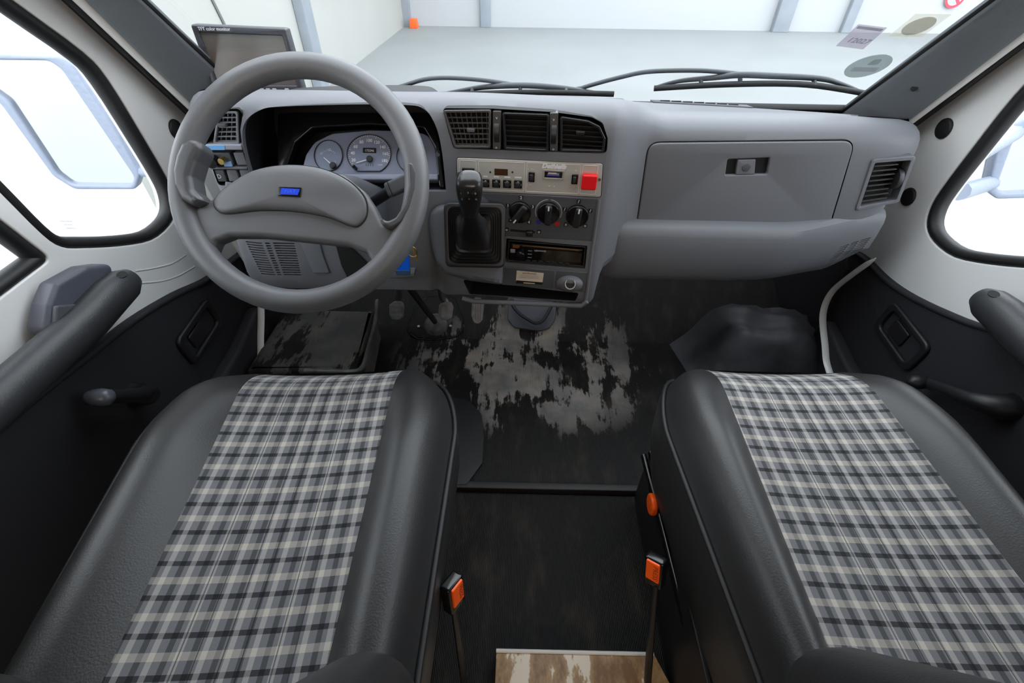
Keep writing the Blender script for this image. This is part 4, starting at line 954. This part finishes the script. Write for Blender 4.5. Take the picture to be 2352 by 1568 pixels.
plate('indicator_lamp', CON, circ(.002, 12, *CON.px(1261, 428, .001)), .0008, .0022, M_head, cp, .0005)
for s_, x, y in (('1', 1213, 388), ('2', 1211, 424), ('+-', 1223, 388), ('+-', 1219, 424), ('o', 1323, 391), ('o', 1318, 428), ('<', 1273, 428)): text('panel_symbol', s_, CON, .006, M_print, cp, *CON.px(x, y, .001), .0011)
c0 = CON.px(1353, 414, .001)
rb = plate('red_button', CON, rr(.0285, .029, .003, 4, *c0), .001, .014, M_red, cp, .0025, (), 3, 'bright red square switch')

# ------------------------------------------------------------------ radio
rad = thing('car_radio', CON.at(*CON.px(1255, 605)), 'black car radio with glossy display in the centre stack', 'radio')
RQ = [(1168, 550), (1346, 565), (1341, 612), (1165, 598)]
ra, rb_, rc, rd_ = [Vector(p) for p in CON.pxs(RQ)]
def rq(u, v): return tuple((ra*(1-u)+rb_*u)*(1-v)+(rd_*(1-u)+rc*u)*v)
sle = rpoly([rq(0, 0), rq(1, 0), rq(1, 1), rq(0, 1)], .002)
ring('mounting_sleeve', CON, [rq(0, 0), rq(1, 0), rq(1, 1), rq(0, 1)], .002, .003, -.05, .003, M_black, rad); plate('radio_body', CON, inset(sle, .0028), -.07, -.012, M_dark, rad, .001)
ff = [rq(.03, .16), rq(.97, .16), rq(.97, .98), rq(.03, .98)]
plate('front_panel', CON, rpoly(ff, .003), -.013, .002, M_gloss, rad, .002)
plate('display_window', CON, rpoly([rq(.38, .32), rq(.95, .32), rq(.95, .80), rq(.38, .80)], .002), .0018, .0026, mat('display_black', (10, 9, 9), .06), rad)
plate('disc_slot', CON, [rq(.18, .19), rq(.92, .19), rq(.92, .24), rq(.18, .24)], .0018, .0024, mat('slot_amber', (92, 58, 28), .3), rad)
c0 = rq(.165, .60); tube('volume_knob', [CON.at(*c0, .001), CON.at(*c0, .012), CON.at(*c0, .014)], [.011, .0105, .008], mat('knob_chrome_black', (40, 40, 44), .15, metal=.7), rad, False, 24)
plate('source_button', CON, rr(.011, .009, .002, 3, *rq(.065, .48)), .0018, .004, mat('button_pale', (150, 138, 138), .4), rad, .001)
plate('eject_button', CON, [rq(.06, .2), rq(.16, .2), rq(.14, .33), rq(.06, .33)], .0018, .003, mat('button_amber', (120, 70, 30), .3), rad)
text('radio_brand', 'KENWOOD', CON, .0048, M_print, rad, *rq(.42, .38), .0027)
for i in range(7): plate('preset_button', CON, rr(.010, .0042, .001, 2, *rq(.27+.085*i, .90)), .0018, .0032, M_black, rad, .0008)
for i in range(3): plate('radio_caption', CON, rr(.009, .0016, 0, 2, *rq(.29, .42+.16*i)), .0018, .0023, M_pgrey, rad)

# ------------------------------------------------------------------ steering wheel, column, stalks, key
cW = CAM+ray(688, 421)*.715
WF = Frame(cW, (1, 0, 0), (0, .667, .745))
sw = thing('steering_wheel', cW, 'grey four-grip steering wheel with padded hub in front of the driver seat', 'steering wheel')
RU = (Vector(WF.px(990, 425))-Vector(WF.px(387, 440))).length/2; RV_ = (Vector(WF.px(692, 127))-Vector(WF.px(690, 716))).length/2
RO = (RU+RV_)/2; TR = .0188; RC = RO-TR; wc = (Vector(WF.px(387, 440))+Vector(WF.px(990, 425)))/2; wv = (Vector(WF.px(692, 127))+Vector(WF.px(690, 716)))/2
W0 = WF.sub(wc.x, wv.y, 0)
tube('rim', [W0.at(RC*math.cos(t), RC*math.sin(t), 0) for t in [2*math.pi*i/72 for i in range(72)]], TR, M_wheel, sw, True, 20)
hub_px = [(412, 475), (428, 470), (455, 476), (478, 466), (502, 445), (545, 414), (600, 394), (660, 384), (720, 384), (790, 402), (838, 440), (862, 478), (880, 515), (905, 528), (938, 513), (962, 487),
          (944, 537), (912, 594), (872, 638), (851, 634), (856, 605), (842, 580), (800, 564), (700, 553), (600, 543), (530, 543), (497, 556), (487, 580), (490, 605), (502, 630), (480, 612), (446, 567), (422, 513)]
hub = plate('hub_and_spokes', WF, rpoly(WF.pxs(hub_px), .006, 4), -.026, .004, M_wheel, sw, .008, (), 5)
def dome(name, fr, uv, prof, m, parent, cen=None, bump=None, label=None):
    c = Vector(cen) if cen else sum((Vector(p) for p in uv), Vector((0, 0)))/len(uv); rings = []
    for s_, w in prof:
        rings.append([fr.at(*(c+(Vector(p)-c)*s_), w+(bump(*(c+(Vector(p)-c)*s_)) if bump else 0)) for p in uv])
    return loft(name, rings, m, parent, True, True, 50, label)
pad_px = [(496, 466), (500, 480), (514, 491), (540, 492), (600, 485), (680, 487), (755, 500), (805, 519), (825, 521), (842, 503), (846, 478), (838, 452), (812, 424), (768, 399), (715, 385), (650, 383), (585, 396), (535, 424), (508, 447)]
pu = spl2(WF.pxs(pad_px), 4); dent = Vector(WF.px(800, 470))
pad = dome('hub_pad', WF, pu, [(1.0, -.002), (.997, .0045), (.985, .0072), (.95, .0095), (.85, .0118), (.65, .0135), (.4, .0145), (.15, .015), (.02, .015)], M_wheel, sw, WF.px(668, 448),
           lambda u, v: -.006*math.exp(-((u-dent.x)**2+(v-dent.y)**2)/.0007))
plate('pad_joint', WF, inset(pu, -.0012), -.004, .0046, M_dark, sw, .0004, [inset(pu, .001)])
for px in ([(411, 362), (424, 332), (444, 322), (464, 327), (470, 345), (456, 372), (446, 408), (452, 440), (478, 464), (452, 476), (424, 462), (407, 430), (404, 395)],
           [(939, 376), (953, 378), (960, 400), (958, 440), (945, 480), (925, 512), (902, 527), (880, 520), (874, 500), (892, 512), (912, 502), (932, 470), (941, 430)]):
    plate('thumb_grip', W0, rpoly(W0.pxs(px, .010), .010, 4), -.020, .0215 if px[0][0] < 600 else .0195, M_grip, sw, .010 if px[0][0] < 600 else .0045, (), 5)
bq = [(640, 428), (693, 430), (691, 453), (638, 450)]
bg = plate('badge', WF, rpoly(WF.pxs(bq, .015), .002), .012, .0165, M_gloss, sw, .001)
plate('badge_field', WF, WF.pxs([(647, 432), (689, 434), (684, 448), (643, 446)], .0165), .0163, .0170, M_blue, bg)
fb = WF.sub(*WF.px(666, 440, .017), .017, 0); text('badge_letters', 'FIAT', fb, .0075, mat('badge_letter_blue', (70, 105, 240), .35), bg, 0, 0, 0, shear=.25, sx=1.2)
col = thing('steering_column', V(-.40, .93, .50), 'grey steering column shroud with stalks behind the steering wheel', 'steering column')
c1 = WF.at(0, -.02, -.034); c2 = V(-.400, .925, .545); axc = (c2-c1).normalized(); uxc = V(1, 0, 0); uyc = uxc.cross(axc)*-1
uyc = axc.cross(uxc); uyc = -uyc if uyc.z < 0 else uyc
rings = [[c1+(c2-c1)*f+uxc*a+uyc*b for a, b in rr(w, h, .025, 4)] for f, w, h in ((0, .07, .07), (.06, .11, .10), (.3, .125, .115), (1.0, .13, .12))]
loft('column_shroud', rings, M_dash2, col, True, True, 50)
def stalk(pts, m, rs): return tube('stalk', spl(pts, 4), rs, m, col, False, 10)
s0 = U(850, 470, Y=.80); s1 = U(905, 432, Y=.775)
stk = tube('stalk', [c1+(c2-c1)*.5+uxc*.05, s0, s1], [.010, .009, .010], M_black, col, False, 10)
sb_ = Frame(U(918, 425, Y=.772), (.9, 0, .42), (0, .5, 1)); plate('stalk_paddle', sb_, rr(.052, .026, .006), -.008, .008, M_dash2, stk, .005)
plate('paddle_mark', sb_, rr(.0015, .024, 0, 2, -.016), .0078, .0084, M_dark, stk)
stl = tube('stalk', [c1+(c2-c1)*.5-uxc*.05, U(545, 432, Y=.80), U(520, 430, Y=.79)], [.010, .009, .010], M_dash2, col, False, 10)
for x, y in ((838, 606),): 
    pass
kf = Frame((0, .838, 0), (1, 0, 0), (0, 0, 1))
key = thing('ignition_key', U(930, 590, Y=.838), 'blue plastic key tag hanging under the steering wheel', 'key')
plate('key_tag', kf, rpoly(kf.pxs([(905, 575), (938, 566), (943, 622), (906, 622)]), .003), 0, .005, mat('vivid_blue_tag', (10, 110, 255), .3), key, .001)
plate('tag_clasp', kf, rpoly(kf.pxs([(908, 617), (943, 617), (943, 628), (912, 628)]), .002), -.002, .007, mat('tag_clasp_blue', (60, 90, 130), .3), key, .001)
tube('key_ring', [kf.at(*(Vector(kf.px(948, 577))+Vector((.010*math.cos(t), .012*math.sin(t)))), .002) for t in [2*math.pi*i/20 for i in range(20)]], .0009, mat('brass', (210, 180, 110), .3, metal=1), key, True, 6)
plate('key_blade', kf, kf.pxs([(946, 570), (952, 567), (960, 595), (955, 598)]), 0, .002, mat('brass', (210, 180, 110), .3, metal=1), key)
plate('key_shelf', kf, rpoly(kf.pxs([(880, 628), (952, 624), (952, 634), (880, 640)]), .003), -.02, .004, M_dash, dash, .003)
plate('column_gap', KNE, rpoly(KNE.pxs([(770, 556), (795, 556), (840, 600), (860, 626), (800, 640), (785, 610)]), .004), .0005, .0016, M_dark, dash)

# ------------------------------------------------------------------ monitor
FM = Frame((0, 1.08, 0), (1, 0, 0), (0, .02, 1))
mo_ = thing('monitor', FM.at(*FM.px(600, 215)), 'small dark monitor standing on the dash behind the steering wheel', 'monitor')
mp_ = [(436, 56), (655, 66), (697, 214), (493, 214)]
ca, cb_, cc_, cd_ = [Vector(p) for p in FM.pxs(mp_)]
def mq(u, v): return tuple((ca*(1-u)+cb_*u)*(1-v)+(cd_*(1-u)+cc_*u)*v)
ho = rpoly([mq(0, 0), mq(1, 0), mq(1, 1), mq(0, 1)], .005); hi = rpoly([mq(.065, .11), mq(.945, .11), mq(.945, .87), mq(.065, .87)], .002)
plate('monitor_housing', FM, ho, -.022, 0, mat('monitor_charcoal', (52, 50, 58), .35), mo_, .003, [hi]); plate('monitor_back', FM, inset(ho, .002), -.030, -.018, M_black, mo_, .004)
plate('screen', FM, hi, -.012, -.004, M_screen, mo_)
text('monitor_lettering', 'TFT color monitor', FM, .0085, M_print, mo_, *mq(.07, .055), .0002, ax='LEFT', bold=.0001)
for u in (.55, .62, .69, .83): plate('monitor_button', FM, rr(.009, .004, .0015, 3, *mq(u, .935)), 0, .003, mat('button_silver', (165, 162, 168), .3), mo_, .001)
fb_ = FM.sub(*mq(.62, 1.0), -.01); plate('monitor_foot', fb_, rpoly([(-.03, .004), (.03, .004), (.035, -.016), (-.035, -.016)], .003), -.010, .006, M_black, mo_, .002)

# ------------------------------------------------------------------ pedals and footwell hardware
def pedal(px, arm, label, ribs, y=1.06, tilt=.55, vert=True):
    fr = Frame((0, y, 0), (1, 0, 0), (0, tilt, 1)); uv = rpoly(fr.pxs(px), .010, 4)
    c = sum((Vector(p) for p in uv), Vector((0, 0)))/len(uv)
    t = thing('pedal', fr.at(*c), label, 'pedal', 'foot pedals')
    p = plate('pedal_pad', fr, uv, -.012, 0, M_pedal, t, .004, (), 3)
    us = [q[0] for q in uv]; vs = [q[1] for q in uv]; wu = max(us)-min(us); wv_ = max(vs)-min(vs)
    for i in range(ribs):
        f = (i+.5)/ribs
        if vert: plate('rib', fr, rr(wu/ribs*.5, wv_*.72, .0008, 2, min(us)+wu*(.12+.76*f), c.y), -.001, .002, M_pedal, p, .0008)
        else: plate('rib', fr, rr(wu*.72, wv_/ribs*.45, .0008, 2, c.x, min(vs)+wv_*(.12+.76*f)), -.001, .002, M_pedal, p, .0008)
    a = U(*arm, Y=y+.10); tube('pedal_arm', spl([fr.at(*c, -.006), fr.at(c.x, max(vs)-.004, -.012), a, V(a.x, 1.20, .44)], 5), .0075, M_metal, t, False, 8, (1.4, .7))
    return t
pedal([(893, 700), (905, 692), (922, 692), (928, 702), (926, 728), (915, 735), (900, 734), (894, 724)], (916, 662), 'worn grey clutch pedal nearest the driver door', 3, vert=False)
pedal([(1008, 700), (1020, 693), (1036, 694), (1041, 706), (1038, 730), (1026, 735), (1011, 732), (1006, 718)], (1012, 662), 'worn grey brake pedal beside the steering shaft', 2)
pedal([(1088, 684), (1104, 684), (1112, 700), (1108, 735), (1100, 744), (1088, 742), (1082, 725), (1083, 700)], (1098, 660), 'narrow ribbed accelerator pedal below the gear lever', 4, 1.08)
TOE = Frame((0, 1.15, 0), (1, 0, 0), (0, .27, .13))
sh = thing('steering_shaft', TOE.at(*TOE.px(1005, 750)), 'dark steering shaft running into a floor boot between pedals', 'steering shaft')
bt_ = TOE.pxs([(942, 765), (940, 752), (962, 700), (985, 684), (1040, 684), (1060, 735), (1060, 760), (1048, 772), (1000, 780), (960, 778)])
bp_ = plate('boot_plate', TOE, rpoly(bt_, .015), 0, .010, M_floor, sh, .003); tube('plate_edge', [TOE.at(*p, .004) for p in inset(rpoly(bt_, .015), -.002)], .004, M_rub, bp_, True, 6)
f0 = Vector(TOE.px(1003, 748)); tube('shaft_boot', [TOE.at(*f0, .008), TOE.at(*f0, .022), TOE.at(*f0, .034)], [.042, .036, .018], mat('dusty_rubber', None, .6, .3, 80, lincol=(.09, .085, .085), var=.5, vscale=40), sh, False, 18)
tube('shaft', [TOE.at(*f0, .03), U(938, 658, Y=1.0)], .009, mat('shaft_dark_steel', (70, 64, 60), .45, metal=.5), sh, False, 10)
for x, y in ((963, 753), (1036, 752)): plate('boot_screw', TOE, circ(.005, 10, *TOE.px(x, y)), .009, .014, M_metal, sh, .001)
br = thing('floor_bracket', TOE.at(*TOE.px(1220, 740)), 'blue-grey metal floor plate with bent rod under the console', 'bracket')
plate('bracket_plate', TOE, rpoly(TOE.pxs([(1168, 686), (1278, 696), (1275, 735), (1262, 756), (1240, 762), (1180, 754), (1166, 735)]), .02), 0, .012, mat('blue_grey_metal', None, .5, .3, 60, lincol=(.06, .065, .085)), br, .003)
tube('bent_rod', spl([TOE.at(*TOE.px(x, y, .03), .03) for x, y in ((1176, 688), (1180, 705), (1195, 722), (1215, 735), (1230, 742), (1248, 735), (1268, 700))], 5), .0055, M_black, br, False, 8)
hc = plate('hatch_cover', FZ(0), rpoly([(p.x, p.y) for p in [U(x, y, Z=.008) for x, y in ((1000, 910), (1042, 912), (1078, 918), (1106, 950), (1112, 1000), (1108, 1062), (1088, 1090), (1072, 1112), (1000, 1114))]], [.005, .01, .04, .04, .03, .01, .005, .005, .005]), .0005, .008, mat('hatch_black', (24, 25, 28), .6, .1, 200), None, .002)
props(hc, 'flat black floor cover plate beside the driver seat', 'cover plate')

# ------------------------------------------------------------------ seats
def seat(name, cx, cy, rot, label, hw, pcx, dz=0.0, pb=.117, pf=.135):
    """cx,cy: middle of the rear cushion edge; local y runs forward"""
    SZ = .42+dz; t = thing(name, (cx, cy+.25, 0), label, 'seat', 'front seats'); c, s_ = math.cos(rot), math.sin(rot)
    def Wd(x, y, z): return V(cx+x*c-y*s_, cy+x*s_+y*c, SZ+z)
    L = .50; RF = .17
    def hwid(y):
        if y > L-RF: return .150+(hw-.150)*math.sqrt(max(0, 1-((y-(L-RF))/RF)**2))
        return hw*(1-.11*((L-RF-max(y, -.03))/(L-RF)))
    def pw(y): return pb+(pf-pb)*(max(y, 0)/L)
    def front(y): return -.045*max(0, (y-(L-.10))/.10)**2.2
    ys = [-.09, -.045]+[L*i/30 for i in range(31)]
    # fabric centre panel (drapes over the front edge)
    rows, uv = [], []; arc = 0; prev = None
    prof = [(y, front(y)) for y in ys]+[(L+.008, -.052), (L+.014, -.065), (L+.016, -.085), (L+.014, -.13), (L+.008, -.18)]
    NU = 28
    for (y, z) in prof:
        if prev is not None: arc += math.dist((y, z), prev)
        prev = (y, z); row = []
        for j in range(NU+1):
            q = -1+2*j/NU; x = q*pw(min(y, L)); dz_ = -.008*(1-q*q) if y < L else -.008*(1-q*q)*max(0, 1-(y-L)/.02)
            row.append(Wd(x+pcx, y, z+dz_)); uv.append((x, arc))
        rows.append(row)
    grid('fabric_panel', rows, M_plaid, t, uv, 70)
    for sg in (-1, 1):
        rows = []
        for (y, z0) in prof:
            yy = min(y, L); a = pw(yy); b = max(hwid(yy)-sg*0*pcx, a+.01); b = b-sg*pcx; row = []
            drop = max(0, y-L)
            for j in range(15):
                q = j/14; x = a+(b-a)*q
                hgt = .030*math.sin(math.pi*min(1, q*1.05))**.9*(1-.85*sst(L-.22, L, y))-.034*max(0, (q-.55)/.45)**2.0
                yy2 = y-(.0 if q < .3 else (q-.3)*.10*max(0, (y-(L-.02))/.036) if y > L-.02 else 0)
                row.append(Wd(sg*x+pcx, yy2, z0+hgt*(1 if y <= L else max(0, 1-drop/.012))))
            rows.append(row)
        if sg < 0: rows = [r[::-1] for r in rows]
        grid('vinyl_bolster', rows, M_vinyl, t, None, 80)
    # side skirt and piping
    pts = []
    for y in ys: pts.append((hwid(y), y))
    left = [(-a, b) for a, b in pts]; out = pts+[(x, L) for x in (.12, .06, 0, -.06, -.12)]+left[::-1]
    def ez(x, y): return -.034+front(min(max(y, 0), L))*1.0+(.034 if abs(x) < .14 else 0)
    rings = []
    for w, dzr in ((0, .0), (.004, -.006), (.006, -.03), (.004, -.09), (-.006, -.15), (-.02, -.19)):
        nrm = 1+w/.25; rings.append([Wd(x*nrm, y+(w if y > .3 else 0), (ez(x, y) if dzr > -.01 else ez(x, y)*max(0, 1+dzr*20) + -.04*min(1, -dzr*20))+dzr) for x, y in out])
    loft('seat_skirt', rings, M_vinyl, t, False, False, 60)
    pp = [Wd(x*1.012, y+.003, ez(x, y)+.001) for x, y in pts if y < L-.001]
    tube('piping', pp, .0042, M_rub, t, False, 8); tube('piping', [Wd(-x*1.012, y+.003, ez(x, y)+.001) for x, y in pts if y < L-.001], .0042, M_rub, t, False, 8)
    # seat box under the cushion
    fz = Frame(Wd(0, .25, -.42), (c, s_, 0), (-s_, c, 0)); plate('seat_base', fz, rr(.40, .40, .03), 0 - dz, .25, M_dark, t, .01)
    # backrest: padded slab with side bolsters, leaning back
    def Bd(x, a, d): # a up along the back, d out of it
        la = math.radians(24); return Wd(x, -.045-math.sin(la)*a+math.cos(la)*d, .0+math.cos(la)*a+math.sin(la)*d)
    rows, uv = [], []
    for i in range(13):
        a = -.05+.65*i/12; row = []
        for j in range(17):
            q = -1+2*j/16; x = q*.125; row.append(Bd(x+pcx, a, .008-.012*(1-q*q))); uv.append((x, a))
        rows.append(row)
    bk = grid('backrest_fabric', rows, M_plaid, t, uv, 70)
    for sg in (-1, 1):
        rings = []
        for a, r in ((-.005, .006), (-.002, .026), (.012, .043), (.035, .053), (.08, .060), (.2, .064), (.4, .060), (.55, .05), (.60, .03), (.61, .01)):
            rings.append([Bd(sg*(.178)+pcx+r*.95*math.cos(k), a, .010+r*1.05*math.sin(k)) for k in [2*math.pi*i/20 for i in range(20)]])
        loft('backrest_bolster', rings, M_vinyl, t, True, True, 70)
    fbk = Frame(Bd(0, .3, -.06), Bd(1, 0, 0)-Bd(0, 0, 0), Bd(0, 1, 0)-Bd(0, 0, 0)); plate('backrest_shell', fbk, rr(.44, .66, .08), -.03, .035, M_vinyl, t, .02)
    return t, Wd
sL, WL = seat('driver_seat', -.394, .118, math.radians(4.5), 'plaid and black vinyl driver seat in front of the steering wheel', .256, .018)
sR, WR = seat('passenger_seat', .440, .150, math.radians(0), 'plaid and black vinyl passenger seat facing the glovebox', .242, -.003, 0.0, .140, .130)

# seat rail and adjuster on the passenger seat's inner side
rl = sR
p0 = U(1478, 1046, Z=.20); p1 = U(1590, 1500, Z=.14)
for dx, dz_, r in ((0, 0, .006), (.012, .012, .005), (.021, .0, .006)):
    tube('rail_bar', [p0+V(dx, 0, dz_), p0+(p1-p0)*.5+V(dx, 0, dz_), p1+V(dx, 0, dz_)], r, M_gloss, rl, False, 8, (1, 1.6))
plate('rail_plate', Frame(p0+V(.024, -.2, -.10), (0, -1, 0), (0, 0, 1)), rr(.44, .20, .02), -.004, .004, M_black, rl, .002)
fa = Frame(U(1505, 1158, Z=.185), (0, 1, 0), (0, 0, 1)); fa = Frame(fa.o, (0, -1, 0), (0, 0, 1))
adj = plate('adjuster_knob', fa, circ(.021, 24), 0, .012, M_orange, sR, .004, (), 3, 'orange round adjuster knob'); plate('knob_stem', fa, circ(.008, 14), -.03, .002, M_black, adj)
# belt buckles
def buckle(name, head, low, ndir, w, l, label, mirror):
    H, Lw = Vector(head), Vector(low); up = (H-Lw).normalized()
    n = (Vector(ndir)-up*Vector(ndir).dot(up)).normalized(); ux = up.cross(n)
    fr = Frame(H, ux, up)
    if fr.n.dot(n) < 0: fr = Frame(H, -ux, up)
    t = thing('belt_buckle', Lw, label, 'belt buckle', 'seat belt buckles')
    b = plate('buckle_housing', fr, rpoly([(-w/2, -l), (w/2, -l), (w/2*1.05, 0), (-w/2*1.05, 0)], .005), -.009, .009, M_gloss, t, .004, (), 3)
    p = plate('press_button', fr, rpoly([(-w*.36, -l*.72), (w*.36, -l*.72), (w*.36, -l*.05), (-w*.36, -l*.05)], .002), .004, .012, M_orange, t, .0015, (), 2, 'orange release button')
    text('press_lettering', 'PRESS', fr.sub(w*.16, -l*.38, .012, math.radians(-90)), .011, mat('press_dark_red', (140, 45, 10), .5), p)
    tube('buckle_stalk', [fr.at(0, -l*.9), Lw*.5+fr.at(0, -l*.9)*.5, Lw], .010, M_black, t, False, 10, (1.4, .5))
    return t
buckle('belt_buckle', U(1036, 1332, Z=.33), V(-.138, .19, .0), (.55, -.15, 1), .032, .060, 'orange-buttoned belt buckle beside the driver seat cushion', 1)
buckle('belt_buckle', U(1508, 1278, Z=.31), V(.185, .20, .0), (-.45, -.1, 1), .030, .055, 'orange-buttoned belt buckle beside the passenger seat cushion', -1)
